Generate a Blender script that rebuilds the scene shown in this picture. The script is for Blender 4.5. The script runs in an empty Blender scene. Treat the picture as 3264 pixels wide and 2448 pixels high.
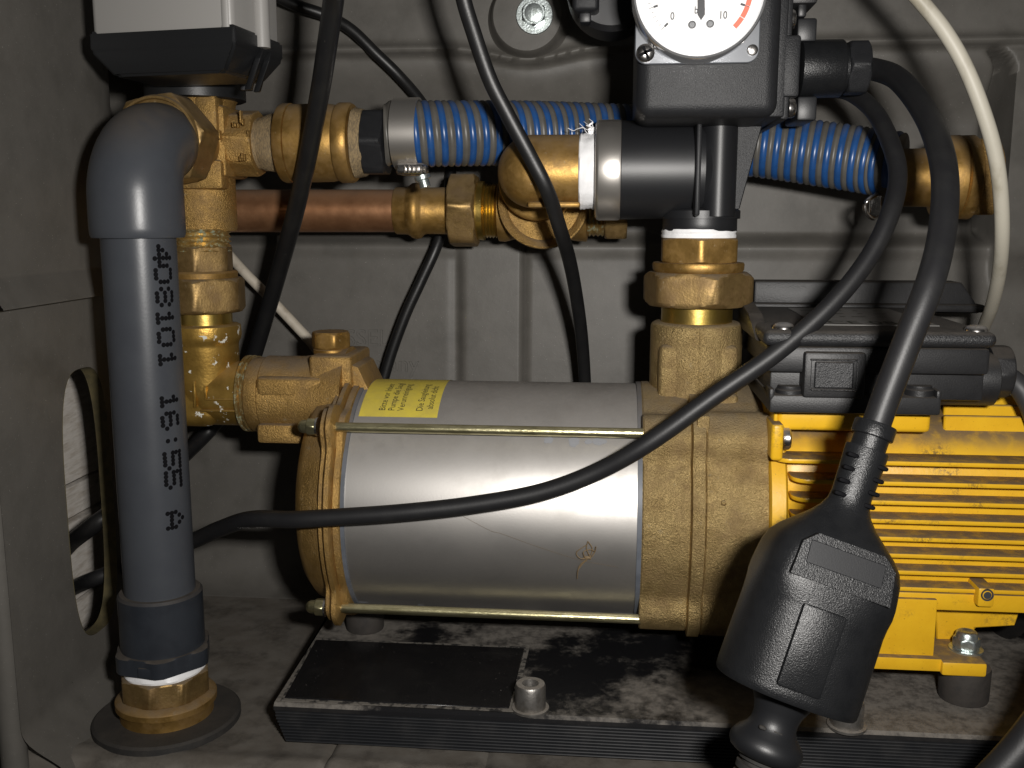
import bpy, bmesh, math, random
from mathutils import Vector, Matrix, noise
random.seed(11)
SC = bpy.context.scene
COL = SC.collection
rad = math.radians
# ------------------------------------------------------------------ camera, light, exposure
FPX, CX, CY = 3173.0, 1632.0, 1224.0          # focal length and centre in pixels of the 3264 x 2448 photograph
PITCH, YAW, CH = rad(9.5), rad(5.5), 0.24     # looking down, turned left, lens height above the box floor (m)
cd = bpy.data.cameras.new('camera'); CAM = bpy.data.objects.new('camera', cd); COL.objects.link(CAM)
cd.sensor_width = 36.0; cd.lens = FPX * 36.0 / 3264.0; cd.clip_start = 0.01; cd.clip_end = 20.0
CAM.location = (0, 0, CH); CAM.rotation_euler = (rad(90) - PITCH, 0, YAW)
SC.camera = CAM
F_ = Vector((-math.sin(YAW) * math.cos(PITCH), math.cos(YAW) * math.cos(PITCH), -math.sin(PITCH)))
R_ = Vector((math.cos(YAW), math.sin(YAW), 0)); U_ = R_.cross(F_); C_ = Vector((0, 0, CH))
world = bpy.data.worlds.new('World'); SC.world = world; world.use_nodes = True
wb = world.node_tree.nodes['Background']; wb.inputs[0].default_value = (1.0, 0.97, 0.93, 1); wb.inputs[1].default_value = 0.021
fl = bpy.data.lights.new('camera_flash', 'AREA'); fl.shape = 'RECTANGLE'; fl.size = 0.030; fl.size_y = 0.018
fl.energy = 1.95; fl.color = (1.0, 0.965, 0.92); fl.spread = rad(150)
FLO = bpy.data.objects.new('camera_flash', fl); COL.objects.link(FLO)
FLO.location = C_ + R_ * 0.056 + U_ * 0.026
FLO.rotation_euler = (rad(90) - PITCH + rad(8), 0, YAW - rad(1))
vs = SC.view_settings; vs.view_transform = 'Standard'; vs.look = 'None'; vs.exposure = 0.0; vs.gamma = 1.0
SC.cycles.use_denoising = True; SC.cycles.max_bounces = 6

# ------------------------------------------------------------------ pixel <-> place helpers
def ray(px, py): return F_ + R_ * ((px - CX) / FPX) + U_ * ((CY - py) / FPX)
def W(px, py, Y): v = ray(px, py); return C_ + v * (Y / v.y)
def WZ(px, py, Z): v = ray(px, py); return C_ + v * ((Z - CH) / v.z)
def PIX(P): q = Vector(P) - C_; d = q.dot(F_); return CX + FPX * q.dot(R_) / d, CY - FPX * q.dot(U_) / d
def XAT(Y, Z, px):            # x of the point on line (.,Y,Z) seen at column px
    k = (px - CX) / FPX; q = Vector((0, Y, Z - CH)); a = q.dot(R_) - k * q.dot(F_); b = R_.x - k * F_.x; return -a / b
def ZAT(X, Y, py):            # z of the point on line (X,Y,.) seen at row py
    k = (CY - py) / FPX; q = Vector((X, Y, -CH)); a = q.dot(U_) - k * q.dot(F_); b = U_.z - k * F_.z; return -a / b
def DEP(P): return (Vector(P) - C_).dot(F_)
def S(n, P): return n * DEP(P) / FPX       # n pixels at place P, in metres

# ------------------------------------------------------------------ materials
MATS = {}
def mat(name, c1, rough=.5, metal=0., c2=None, nsc=300., lo=.4, hi=.62, bump=None, dust=0., dcol=(.15, .122, .092),
        dz=(.35, .95), spec=.5, coat=0., aniso=0., extra=None, rvar=.0, stretch=None):
    m = bpy.data.materials.new(name); m.use_nodes = True; nt = m.node_tree; N = nt.nodes; L = nt.links
    b = N['Principled BSDF']; tc = N.new('ShaderNodeTexCoord'); co = tc.outputs['Object']
    if stretch:
        mp = N.new('ShaderNodeMapping'); mp.inputs['Scale'].default_value = stretch; L.new(co, mp.inputs[0]); cs = mp.outputs[0]
    else: cs = co
    def nz(scale, det=4, src=None, r=.6):
        n = N.new('ShaderNodeTexNoise'); n.inputs['Scale'].default_value = scale; n.inputs['Detail'].default_value = det
        n.inputs['Roughness'].default_value = r; L.new(src or co, n.inputs['Vector']); return n.outputs['Fac']
    def rng(v, a, b_, c=0., d=1.):
        n = N.new('ShaderNodeMapRange'); n.interpolation_type = 'SMOOTHSTEP'
        for i, x in enumerate((a, b_, c, d)): n.inputs[i + 1].default_value = x
        L.new(v, n.inputs[0]); return n.outputs[0]
    def mth(op, a, b_=None):
        n = N.new('ShaderNodeMath'); n.operation = op
        for i, x in enumerate((a, b_)):
            if x is None: continue
            if isinstance(x, (int, float)): n.inputs[i].default_value = x
            else: L.new(x, n.inputs[i])
        return n.outputs[0]
    def mix(f, a, b_):
        n = N.new('ShaderNodeMix'); n.data_type = 'RGBA'
        if isinstance(f, (int, float)): n.inputs[0].default_value = f
        else: L.new(f, n.inputs[0])
        for k, x in ((6, a), (7, b_)):
            if isinstance(x, tuple): n.inputs[k].default_value = (*x, 1)
            else: L.new(x, n.inputs[k])
        return n.outputs[2]
    def mixf(f, a, b_):
        n = N.new('ShaderNodeMix'); n.data_type = 'FLOAT'
        L.new(f, n.inputs[0])
        for k, x in ((2, a), (3, b_)):
            if isinstance(x, (int, float)): n.inputs[k].default_value = x
            else: L.new(x, n.inputs[k])
        return n.outputs[0]
    H = dict(N=N, L=L, nz=nz, rng=rng, mth=mth, mix=mix, mixf=mixf, co=co, b=b, tc=tc)
    col = N.new('ShaderNodeRGB'); col.outputs[0].default_value = (*c1, 1); col = col.outputs[0]
    if c2: col = mix(rng(nz(nsc, 5, cs), lo, hi), col, c2)
    rg = N.new('ShaderNodeValue'); rg.outputs[0].default_value = rough; rg = rg.outputs[0]
    if rvar: rg = mth('ADD', rg, mth('MULTIPLY', mth('SUBTRACT', nz(nsc * 1.7, 3, cs), .5), rvar))
    mt = N.new('ShaderNodeValue'); mt.outputs[0].default_value = metal; mt = mt.outputs[0]
    if extra: col, rg, mt = extra(H, col, rg, mt)
    if dust:
        g = N.new('ShaderNodeNewGeometry'); sx = N.new('ShaderNodeSeparateXYZ'); L.new(g.outputs['Normal'], sx.inputs[0])
        f = mth('MULTIPLY', mth('MULTIPLY', rng(sx.outputs[2], *dz), rng(nz(140, 5), .25, .6, .55, 1.)), dust)
        col = mix(f, col, dcol); rg = mixf(f, rg, .9); mt = mixf(f, mt, 0.)
    L.new(col, b.inputs['Base Color']); L.new(rg, b.inputs['Roughness']); L.new(mt, b.inputs['Metallic'])
    b.inputs['Specular IOR Level'].default_value = spec
    if coat: b.inputs['Coat Weight'].default_value = coat; b.inputs['Coat Roughness'].default_value = .15
    if aniso: b.inputs['Anisotropic'].default_value = aniso
    if bump:
        last = None
        for (bs, st, di) in bump:
            bn = N.new('ShaderNodeBump'); bn.inputs['Strength'].default_value = st; bn.inputs['Distance'].default_value = di
            L.new(nz(bs, 3, cs if stretch else None), bn.inputs['Height'])
            if last: L.new(last, bn.inputs['Normal'])
            last = bn.outputs[0]
        L.new(last, b.inputs['Normal'])
    MATS[name] = m; return m

def ex_wall(H, col, rg, mt):           # pale scuffs and grime of the moulded box
    s = H['rng'](H['nz'](620, 6, None, .75), .69, .76); col = H['mix'](H['mth']('MULTIPLY', s, .5), col, (.17, .16, .148))
    w = H['rng'](H['nz'](1500, 2, None, .5), .74, .76); col = H['mix'](w, col, (.4, .38, .35))
    mpp = H['N'].new('ShaderNodeMapping'); mpp.inputs['Scale'].default_value = (1, 1, .12); mpp.inputs['Rotation'].default_value = (.3, .5, .2); H['L'].new(H['co'], mpp.inputs[0])
    c = H['rng'](H['nz'](420, 6, mpp.outputs[0], .8), .69, .74); col = H['mix'](H['mth']('MULTIPLY', c, .45), col, (.2, .19, .175))
    d = H['rng'](H['nz'](26, 6), .50, .72); col = H['mix'](H['mth']('MULTIPLY', d, .45), col, (.056, .052, .045)); return col, rg, mt
def ex_floor(H, col, rg, mt):
    d = H['rng'](H['nz'](45, 7, None, .7), .46, .68); col = H['mix'](H['mth']('MULTIPLY', d, .6), col, (.042, .037, .032))
    s = H['rng'](H['nz'](900, 3, None, .8), .72, .78); col = H['mix'](H['mth']('MULTIPLY', s, .7), col, (.2, .185, .165)); return col, rg, mt
def ex_plate(H, col, rg, mt):          # dust film wiped away in patches
    d = H['mth']('MULTIPLY', H['rng'](H['nz'](11, 10, None, .70), .44, .545), H['rng'](H['nz'](150, 8, None, .78), .36, .60, .45, 1.))
    g = H['N'].new('ShaderNodeNewGeometry'); sx = H['N'].new('ShaderNodeSeparateXYZ'); H['L'].new(g.outputs['Normal'], sx.inputs[0])
    d = H['mth']('MULTIPLY', d, H['rng'](sx.outputs[2], .2, .9, .05, .9))
    s = H['rng'](H['nz'](1300, 2, None, .8), .735, .77); d = H['mth']('MAXIMUM', d, H['mth']('MULTIPLY', s, .8))
    return H['mix'](d, col, (.19, .172, .15)), H['mixf'](d, rg, .9), mt
def ex_jacket(H, col, rg, mt):         # clouded handling marks on the steel, film of dust on the upper side
    c = H['rng'](H['nz'](38, 6, None, .65), .35, .75); col = H['mix'](H['mth']('MULTIPLY', c, .45), col, (.30, .285, .265))
    rg = H['mixf'](c, rg, .5); s = H['rng'](H['nz'](420, 4, None, .8), .715, .75); col = H['mix'](H['mth']('MULTIPLY', s, .5), col, (.62, .61, .6))
    return col, rg, mt
def ex_yellow(H, col, rg, mt):
    s = H['rng'](H['nz'](900, 3, None, .7), .66, .70); col = H['mix'](H['mth']('MULTIPLY', s, .55), col, (.10, .06, .02))
    p = H['rng'](H['nz'](34, 3), .54, .70); q = H['rng'](H['nz'](650, 6, None, .82), .46, .56)
    col = H['mix'](H['mth']('MULTIPLY', H['mth']('MULTIPLY', p, q), .8), col, (.07, .05, .03)); return col, rg, mt
def ex_verdigris(H, col, rg, mt):
    s = H['rng'](H['nz'](330, 5, None, .75), .50, .66); return H['mix'](H['mth']('MULTIPLY', s, .8), col, (.17, .27, .23)), H['mixf'](s, rg, .85), H['mixf'](s, mt, 0.)
def ex_fleck(H, col, rg, mt):          # dried white splashes
    s = H['rng'](H['nz'](120, 6, None, .66), .615, .63); return H['mix'](s, col, (.62, .62, .56)), H['mixf'](s, rg, .85), H['mixf'](s, mt, 0.)
def ex_tarnish(H, col, rg, mt):        # brown tarnish, grime and thin lime bloom on brass
    t = H['rng'](H['nz'](75, 8, None, .72), .42, .68); col = H['mix'](H['mth']('MULTIPLY', t, .6), col, (.17, .105, .045))
    rg = H['mth']('ADD', rg, H['mth']('MULTIPLY', t, .12)); mt = H['mth']('MULTIPLY', mt, H['mth']('SUBTRACT', 1., H['mth']('MULTIPLY', t, .35)))
    l = H['mth']('MULTIPLY', H['rng'](H['nz'](240, 7, None, .78), .60, .70), .45)
    return H['mix'](l, col, (.30, .275, .22)), H['mixf'](l, rg, .8), H['mixf'](l, mt, 0.)
def ex_pvc(H, col, rg, mt):            # handling scuffs
    s = H['rng'](H['nz'](260, 8, None, .8), .62, .72); k = H['rng'](H['nz'](30, 3), .45, .65)
    f = H['mth']('MULTIPLY', H['mth']('MULTIPLY', s, k), .5)
    return H['mix'](f, col, (.13, .13, .135)), H['mixf'](f, H['mth']('ADD', rg, H['mth']('MULTIPLY', H['nz'](35, 4), .12)), .7), mt
def ex_panel(H, col, rg, mt):
    s = H['rng'](H['nz'](800, 2, None, .5), .735, .75); w = H['mth']('MULTIPLY', H['rng'](H['nz'](26, 6, None, .7), .55, .75), .035)
    f = H['mth']('MAXIMUM', s, w); return H['mix'](f, col, (.22, .2, .18)), H['mixf'](f, rg, .8), mt
def ex_cable(H, col, rg, mt):
    s = H['rng'](H['nz'](420, 5, None, .8), .66, .72); return H['mix'](H['mth']('MULTIPLY', s, .55), col, (.2, .185, .165)), rg, mt

mat('box_plastic', (.116, .109, .098), .5, 0, (.102, .096, .086), 60, .35, .7, [(1500, .12, .0004), (90, .08, .002)], extra=ex_wall, spec=.35)
mat('floor_plastic', (.150, .137, .120), .55, 0, (.120, .107, .091), 70, .35, .65, [(1200, .15, .0004), (110, .1, .002)], extra=ex_floor, spec=.35)
mat('ground', (.03, .028, .025), .9)
mat('foam_edge', (.085, .068, .028), .85, 0, (.06, .05, .022), 200)
mat('dust_film', (.13, .118, .102), .95, 0, (.012, .011, .010), 260, .46, .60)
mat('white_plank', (.66, .62, .57), .7, 0, (.5, .45, .39), 60, .4, .7, [(90, .3, .002)], stretch=(1, 1, 6))
mat('brass_cast', (.47, .292, .096), .45, .82, (.37, .228, .072), 110, .35, .7, [(1100, .6, .0008), (2400, .7, .0005)], dust=.8, rvar=.15, extra=ex_tarnish)
mat('brass_pale_cast', (.43, .312, .138), .43, .82, (.32, .225, .095), 110, .35, .7, [(1000, .75, .0009), (2300, .8, .0006)], dust=.75, rvar=.15, dcol=(.17, .135, .09), extra=ex_tarnish)
mat('brass_elbow', (.48, .30, .072), .42, .82, (.34, .205, .045), 80, .35, .7, [(700, .25, .0005)], dust=.5, rvar=.2, extra=ex_fleck)
mat('brass', (.42, .252, .074), .46, .85, (.30, .175, .048), 90, .35, .7, [(800, .18, .0004)], dust=.6, rvar=.2, extra=ex_tarnish)
mat('brass_nut', (.31, .205, .080), .47, .8, (.23, .148, .056), 160, .35, .65, [(900, .3, .0004)], dust=.7, rvar=.15, extra=ex_tarnish)
mat('brass_bright', (.52, .36, .10), .32, .95, (.46, .32, .07), 120, .4, .7, [(500, .15, .0004)])
mat('brass_thread', (.55, .40, .16), .4, .85, (.4, .27, .1), 300, .35, .7, [(900, .3, .0004)], extra=ex_verdigris)
mat('hemp', (.30, .215, .11), .8, 0, (.16, .12, .07), 500, .35, .65, [(900, .8, .0008)], stretch=(4, 1, 1))
mat('copper', (.42, .215, .108), .42, .75, (.30, .145, .07), 70, .35, .7, [(600, .1, .0003)], dust=.5, rvar=.2)
mat('pvc', (.056, .061, .070), .28, 0, (.049, .053, .062), 40, .35, .7, [(900, .08, .0003)], spec=.38, dust=.75, dcol=(.085, .070, .055), dz=(.3, .95), extra=ex_pvc)
mat('pvc_dark', (.027, .031, .038), .32, 0, (.021, .024, .030), 60, .4, .7, [(900, .08, .0003)], dust=.8, dcol=(.085, .07, .055))
mat('print', (.004, .004, .005), .7, spec=.08)
mat('steel_jacket', (.56, .54, .515), .42, .95, None, bump=[(1400, .06, .0003)], dust=.6, dcol=(.085, .072, .062), dz=(.3, .95), extra=ex_jacket)
mat('steel', (.62, .60, .58), .25, 1., (.42, .40, .38), 200, .4, .7, [(700, .15, .0003)], dust=.3)
mat('steel_satin', (.60, .57, .53), .33, .9, None, bump=[(1500, .05, .0003)])
mat('zinc', (.60, .66, .66), .33, .9, (.45, .5, .48), 400, .4, .65, [(900, .3, .0004)])
mat('zinc_yellow', (.52, .48, .29), .3, .95, (.34, .31, .17), 260, .4, .65, [(1200, .35, .0004)], stretch=(.25, 1, 1), dust=.3)
mat('gasket', (.085, .095, .112), .5, 0, (.11, .12, .14), 90, dust=.5)
mat('yellow_paint', (.74, .43, .018), .36, 0, (.68, .38, .015), 60, .35, .7, [(500, .12, .0005)], dust=1.0, dcol=(.185, .125, .062), dz=(.45, .85), extra=ex_yellow, spec=.35)
mat('black_plastic', (.0105, .011, .012), .31, 0, (.008, .0085, .0095), 200, .4, .7, [(2100, .42, .0004)], spec=.45)
mat('black_smooth', (.0105, .011, .0125), .42, 0, None, bump=[(2500, .12, .0003)], spec=.5)
mat('switch_plastic', (.015, .0155, .017), .45, 0, (.0125, .013, .0145), 260, .4, .7, [(1900, .45, .0004)], spec=.28)
mat('box_black', (.016, .016, .017), .48, 0, (.012, .012, .013), 150, .4, .7, [(1500, .3, .0004)], dust=.8, dcol=(.066, .056, .046), dz=(.4, .95))
mat('lid_black', (.018, .0185, .020), .42, 0, (.013, .0135, .015), 150, .4, .7, [(1700, .7, .0005)], dust=.8, dcol=(.070, .060, .050), dz=(.4, .95), spec=.6)
mat('rubber', (.018, .017, .016), .75, 0, (.03, .027, .024), 120, .4, .7, [(600, .3, .0005)], dust=.35, dcol=(.06, .05, .04))
mat('rubber_foot', (.034, .029, .025), .8, 0, (.022, .019, .017), 150, .4, .7, [(600, .3, .0005)], dust=.5)
mat('cable_black', (.0085, .0085, .009), .42, 0, (.012, .0118, .0118), 100, .4, .7, [(900, .15, .0003)], extra=ex_cable, spec=.45)
mat('cable_rubber', (.011, .011, .0122), .48, 0, (.0145, .0145, .015), 100, .4, .7, [(1200, .15, .0003)], spec=.45)
mat('cable_white', (.42, .395, .33), .5, 0, (.27, .245, .185), 60, .5, .75, [(600, .1, .0003)], stretch=(1, 1, .4))
mat('cable_cream', (.50, .45, .37), .55, 0, (.38, .33, .26), 100, .45, .7)
mat('cable_grey', (.03, .03, .032), .5)
mat('plate_black', (.009, .009, .010), .32, 0, None, bump=[(700, .06, .0004)], extra=ex_plate, spec=.5)
mat('panel_black', (.006, .006, .007), .2, 0, (.012, .012, .012), 30, .5, .8, spec=.5, dust=.05, dcol=(.1, .09, .08), extra=ex_panel)
mat('ridge_black', (.016, .017, .019), .3, 0, (.028, .028, .029), 60, .4, .7, spec=.6)
mat('ptfe', (.86, .86, .87), .4, 0, None, bump=[(500, .3, .0006)], spec=.5)
mat('hose_grey', (.095, .090, .080), .42, 0, (.078, .073, .064), 150, .4, .7, dust=.5, dcol=(.085, .075, .063))
mat('hose_blue', (.014, .068, .22), .33, 0, (.012, .055, .175), 150, .4, .7, dust=.55, dcol=(.07, .075, .09), spec=.6)
mat('act_grey', (.27, .262, .25), .42, 0, None, bump=[(2200, .12, .0003)])
mat('act_black', (.010, .0105, .0115), .4, 0, None, bump=[(2200, .2, .0003)])
mat('dial_white', (.92, .92, .92), .45)
mat('dial_red', (.75, .16, .09), .5)
mat('dial_ink', (.04, .04, .045), .5)
mat('gauge_plate', (.115, .122, .135), .3, .2, None, spec=.6)
mat('bezel', (.70, .71, .73), .16, .85)
mat('sticker', (.74, .60, .055), .5, 0, (.62, .50, .06), 90, .45, .7, dust=.35, dcol=(.3, .24, .12))
mat('ink', (.045, .045, .03), .6)
mat('nameplate', (.28, .275, .265), .4, .2, None, dust=.35, dcol=(.12, .10, .085))
mat('husk', (.16, .11, .055), .7)
mat('mark_pale', (.24, .245, .26), .6)
mat('steel_dull', (.36, .345, .325), .42, .9, (.25, .235, .215), 300, .4, .7, [(900, .3, .0004)], dust=.5)
# clear pane of the gauge
gm = bpy.data.materials.new('gauge_glass'); gm.use_nodes = True; nt = gm.node_tree; nt.nodes.clear()
o_ = nt.nodes.new('ShaderNodeOutputMaterial'); mx = nt.nodes.new('ShaderNodeMixShader'); tr = nt.nodes.new('ShaderNodeBsdfTransparent'); gl = nt.nodes.new('ShaderNodeBsdfGlossy')
gl.inputs['Roughness'].default_value = .04; mx.inputs[0].default_value = .05
nt.links.new(tr.outputs[0], mx.inputs[1]); nt.links.new(gl.outputs[0], mx.inputs[2]); nt.links.new(mx.outputs[0], o_.inputs[0]); MATS['gauge_glass'] = gm

# ------------------------------------------------------------------ geometry collector (world coordinates, metres)
def basis(a):
    a = Vector(a).normalized(); h = Vector((0, 0, 1)) if abs(a.z) < .9 else Vector((0, 1, 0))
    u = h.cross(a).normalized(); return a, u, a.cross(u)
class G:
    def __init__(s): s.v = []; s.f = []
    def add(s, v, f):
        n = len(s.v); s.v += [Vector(x) for x in v]; s.f += [tuple(i + n for i in q) for q in f]; return s
    def bm(s, b):
        b.verts.ensure_lookup_table(); b.verts.index_update()
        s.add([x.co.copy() for x in b.verts], [[w.index for w in q.verts] for q in b.faces]); b.free(); return s
    def lathe(s, O, axis, prof, seg=56, rf=None, closed=False, off=0.):
        a, u, w = basis(axis); O = Vector(O); V = []; Fc = []
        for (t, r) in prof:
            for i in range(seg):
                th = 2 * math.pi * i / seg + off; rr = rf(th, t, r) if rf else r
                V.append(O + a * t + (u * math.cos(th) + w * math.sin(th)) * rr)
        n = len(prof)
        for k in range(n if closed else n - 1):
            k2 = (k + 1) % n
            for i in range(seg):
                j = (i + 1) % seg; Fc.append((k * seg + i, k * seg + j, k2 * seg + j, k2 * seg + i))
        if not closed:
            Fc.append(tuple(range(seg - 1, -1, -1))); Fc.append(tuple((n - 1) * seg + i for i in range(seg)))
        return s.add(V, Fc)
    def hexn(s, O, axis, t0, t1, ap, n=6, ch=.0012, rot=0., seg=72):
        """polygon nut with turned chamfers: ap = distance across flats / 2"""
        rc = ap / math.cos(math.pi / n); p = 2 * math.pi / n; seg = n * 14
        def rf(th, t, r): d = (th + rot) % p - p / 2; return min(r, ap / math.cos(d))
        lo = ap * .985; rc = lo + (rc - lo) * .86; k = (rc - lo)       # ridges blunted to narrow facets
        return s.lathe(O, axis, [(t0, lo), (t0 + ch * .5, lo + k * .55), (t0 + ch, rc), (t1 - ch, rc), (t1 - ch * .5, lo + k * .55), (t1, lo)], seg, rf, off=-rot)
    def tube(s, pts, r, seg=14, sub=10, flat=1., fdir=None, cap=True):
        P = [Vector(p) for p in pts]; Rr = r if isinstance(r, (list, tuple)) else [r] * len(P); C = []; RR = []
        for i in range(len(P) - 1):
            p0 = P[i - 1] if i else P[0] * 2 - P[1]; p1, p2 = P[i], P[i + 1]; p3 = P[i + 2] if i + 2 < len(P) else P[-1] * 2 - P[-2]
            for k in range(sub):
                t = k / sub
                C.append(.5 * ((2 * p1) + (p2 - p0) * t + (2 * p0 - 5 * p1 + 4 * p2 - p3) * t * t + (3 * p1 - p0 - 3 * p2 + p3) * t ** 3)); RR.append(Rr[i] * (1 - t) + Rr[i + 1] * t)
        C.append(P[-1]); RR.append(Rr[-1]); return s.sweep(C, RR, seg, flat, fdir, cap)
    def sweep(s, C, RR, seg=14, flat=1., fdir=None, cap=True, rf=None):
        n = len(C); u = None; V = []; Fc = []
        for i in range(n):
            t = (C[min(i + 1, n - 1)] - C[max(i - 1, 0)]).normalized()
            if u is None:
                u = (Vector(fdir) if fdir else basis(t)[1]); 
            u = (u - t * u.dot(t)).normalized(); w = t.cross(u)
            for k in range(seg):
                th = 2 * math.pi * k / seg; rr = RR[i] * (rf(i, th) if rf else 1.)
                V.append(C[i] + u * (math.cos(th) * rr) + w * (math.sin(th) * rr * flat))
        for i in range(n - 1):
            for k in range(seg):
                j = (k + 1) % seg; Fc.append((i * seg + k, i * seg + j, (i + 1) * seg + j, (i + 1) * seg + k))
        if cap: Fc.append(tuple(range(seg - 1, -1, -1))); Fc.append(tuple((n - 1) * seg + k for k in range(seg)))
        return s.add(V, Fc)
    def box(s, lo, hi, bev=0., seg=2, rot=None):
        lo, hi = Vector(lo), Vector(hi); b = bmesh.new(); bmesh.ops.create_cube(b, size=1)
        c = (lo + hi) / 2; d = hi - lo
        for v in b.verts: v.co = Vector((v.co.x * d.x, v.co.y * d.y, v.co.z * d.z))
        if bev: bmesh.ops.bevel(b, geom=list(b.edges), offset=min(bev, min(d) * .49), segments=seg, affect='EDGES', profile=.5)
        for v in b.verts: v.co = (rot @ v.co if rot else v.co) + c
        return s.bm(b)
    def prism(s, poly, d, bev=0., seg=2):
        """poly: list of 3D points (planar loop), d: extrusion"""
        b = bmesh.new(); d = Vector(d); n = len(poly)
        A = [b.verts.new(p) for p in poly]; B = [b.verts.new(Vector(p) + d) for p in poly]
        b.faces.new(A[::-1]); b.faces.new(B)
        for i in range(n): j = (i + 1) % n; b.faces.new((A[i], A[j], B[j], B[i]))
        bmesh.ops.recalc_face_normals(b, faces=list(b.faces))
        if bev: bmesh.ops.bevel(b, geom=list(b.edges), offset=bev, segments=seg, affect='EDGES', profile=.5)
        return s.bm(b)
    def grid(s, fn, nu, nv):
        V = [fn(i / nu, j / nv) for i in range(nu + 1) for j in range(nv + 1)]
        return s.add(V, [(i * (nv + 1) + j, (i + 1) * (nv + 1) + j, (i + 1) * (nv + 1) + j + 1, i * (nv + 1) + j + 1) for i in range(nu) for j in range(nv)])
    def disc(s, c, n, r, seg=16):
        a, u, w = basis(n); return s.add([Vector(c) + (u * math.cos(2 * math.pi * i / seg) + w * math.sin(2 * math.pi * i / seg)) * r for i in range(seg)], [tuple(range(seg))])

BASE = {}
def thing(name, label, cat, base, group=None):
    o = bpy.data.objects.new(name, None); COL.objects.link(o); o.location = base; o.empty_display_size = .01
    o['label'] = label; o['category'] = cat
    if group: o['group'] = group
    BASE[o] = Vector(base); return o
def obj(name, g, m, parent=None, base=None, sm=38, label=None, cat=None, group=None, kind=None):
    b = BASE[parent] if parent else Vector(base if base is not None else (0, 0, 0))
    me = bpy.data.meshes.new(name); me.from_pydata([v - b for v in g.v], [], g.f); me.update()
    bmx = bmesh.new(); bmx.from_mesh(me); bmesh.ops.recalc_face_normals(bmx, faces=list(bmx.faces)); bmx.to_mesh(me); bmx.free()
    if sm:
        for p in me.polygons: p.use_smooth = True
        me.set_sharp_from_angle(angle=rad(sm))
    me.materials.append(MATS[m]); o = bpy.data.objects.new(name, me); COL.objects.link(o)
    if parent: o.parent = parent
    else: o.location = b
    BASE[o] = b
    for k, v in (('label', label), ('category', cat), ('group', group), ('kind', kind)):
        if v: o[k] = v
    return o
def text(body, size, fn, ext=0., sx=1., align='LEFT', bold=0.):
    """letters as geometry: fn maps the flat text plane (x, y, height) to the place"""
    c = bpy.data.curves.new('t', 'FONT'); c.body = body; c.size = size; c.extrude = ext; c.align_x = align; c.resolution_u = 3; c.offset = size * bold
    o = bpy.data.objects.new('t', c); COL.objects.link(o); dg = bpy.context.evaluated_depsgraph_get(); dg.update()
    me = o.evaluated_get(dg).to_mesh(); g = G(); g.add([fn(v.co.x * sx, v.co.y, v.co.z) for v in me.vertices], [tuple(p.vertices) for p in me.polygons])
    o.evaluated_get(dg).to_mesh_clear(); bpy.data.objects.remove(o); bpy.data.curves.remove(c); return g
def LXP(Y, Z, prof, off=0.):   # pixel profile of a turned part lying along x: (column, half-height in pixels) -> (x, r)
    out = []
    for px, rp in prof:
        X = XAT(Y, Z, px); out.append((X, S(rp, (X, Y, Z))))
    return out
def LZP(X, Y, prof):           # the same for an upright part: (row, half-width in pixels) -> (z, r)
    out = []
    for py, rp in prof:
        Z = ZAT(X, Y, py); out.append((Z, S(rp, (X, Y, Z))))
    return out
XA, YA, ZA = Vector((1, 0, 0)), Vector((0, 1, 0)), Vector((0, 0, 1))
def sst(a, b, x): t = max(0., min(1., (x - a) / (b - a))); return t * t * (3 - 2 * t)
# ================================================================== the setting: moulded box
XL, XR = -.345, .262
RIDGE = W(1500, 172, .612).z; LEDGE = W(1500, 772, .612).z
XBOSS = W(1683, 55, .60).x; ZBOSS = W(1683, 55, .60).z
XSLOT = W(3196, 400, .618).x
RX0, RX1 = XAT(.61, .18, 1462), XAT(.61, .18, 1662)
def WX(px, py, X): v = ray(px, py); return C_ + v * (X / v.x)
def lwx(Y, Z):       # left wall surface
    x = -.255 - .060 * sst(.492, .612, Y)
    x += .0085 * sst(.2012, .2022, Z) * (1 - max(0., min(1., (Z - .2026) / .0125)))
    x += .020 * (1 - sst(-.004, .020, Z)) ** 2
    return x
def bwy(X, Z):       # back wall surface: lower panel, pipe trough, upper band
    rz = RIDGE - .007 * math.exp(-((X - XBOSS) / .028) ** 2)
    low = .608 + .012 * (Z / .22)
    rib = sst(RX0 - .003, RX0 + .004, X) * (1 - sst(RX1 - .0012, RX1 + .0008, X))
    low -= .0035 * rib
    low += .0022 * math.exp(-((X - RX1 - .002) / .0014) ** 2) + .0012 * math.exp(-((X - RX0 + .003) / .003) ** 2)
    low -= .002 * sst(LEDGE - .012, LEDGE - .003, Z) * (1 - rib)
    tr = .630 - .020 * sst(rz - .045, rz - .002, Z)
    up = .606 - .004 * math.exp(-((Z - rz - .002) / .003) ** 2)
    y = low + (tr - low) * sst(LEDGE - .003, LEDGE + .006, Z)
    y = y + (up - y) * sst(rz - .003, rz + .002, Z)
    rr_ = .016; dz_ = max(0., min(rr_ * .999, Z - (RIDGE - rr_))); shf = rr_ - math.sqrt(rr_ * rr_ - dz_ * dz_)
    pk = sst(-.0011, .0011, X + shf - XSLOT) * sst(LEDGE - .03, LEDGE + .005, Z) * (1 - sst(RIDGE - .003, RIDGE + .002, Z))
    y += .016 * math.exp(-((X + shf - XSLOT + .0042) / .0028) ** 2) * sst(LEDGE, LEDGE + .01, Z) * (1 - sst(RIDGE - .006, RIDGE, Z))
    y = y + (.606 - y) * pk
    if Z < .024: q = min(.024, .024 - Z); y -= .024 - math.sqrt(max(0., .024 ** 2 - q * q))      # rounded foot into the floor
    y -= .012 * (1 - sst(XL, XL + .02, X))
    return y
def us(lst):  # non-uniform spacing
    return lst
NX, NZ = 460, 280
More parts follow.
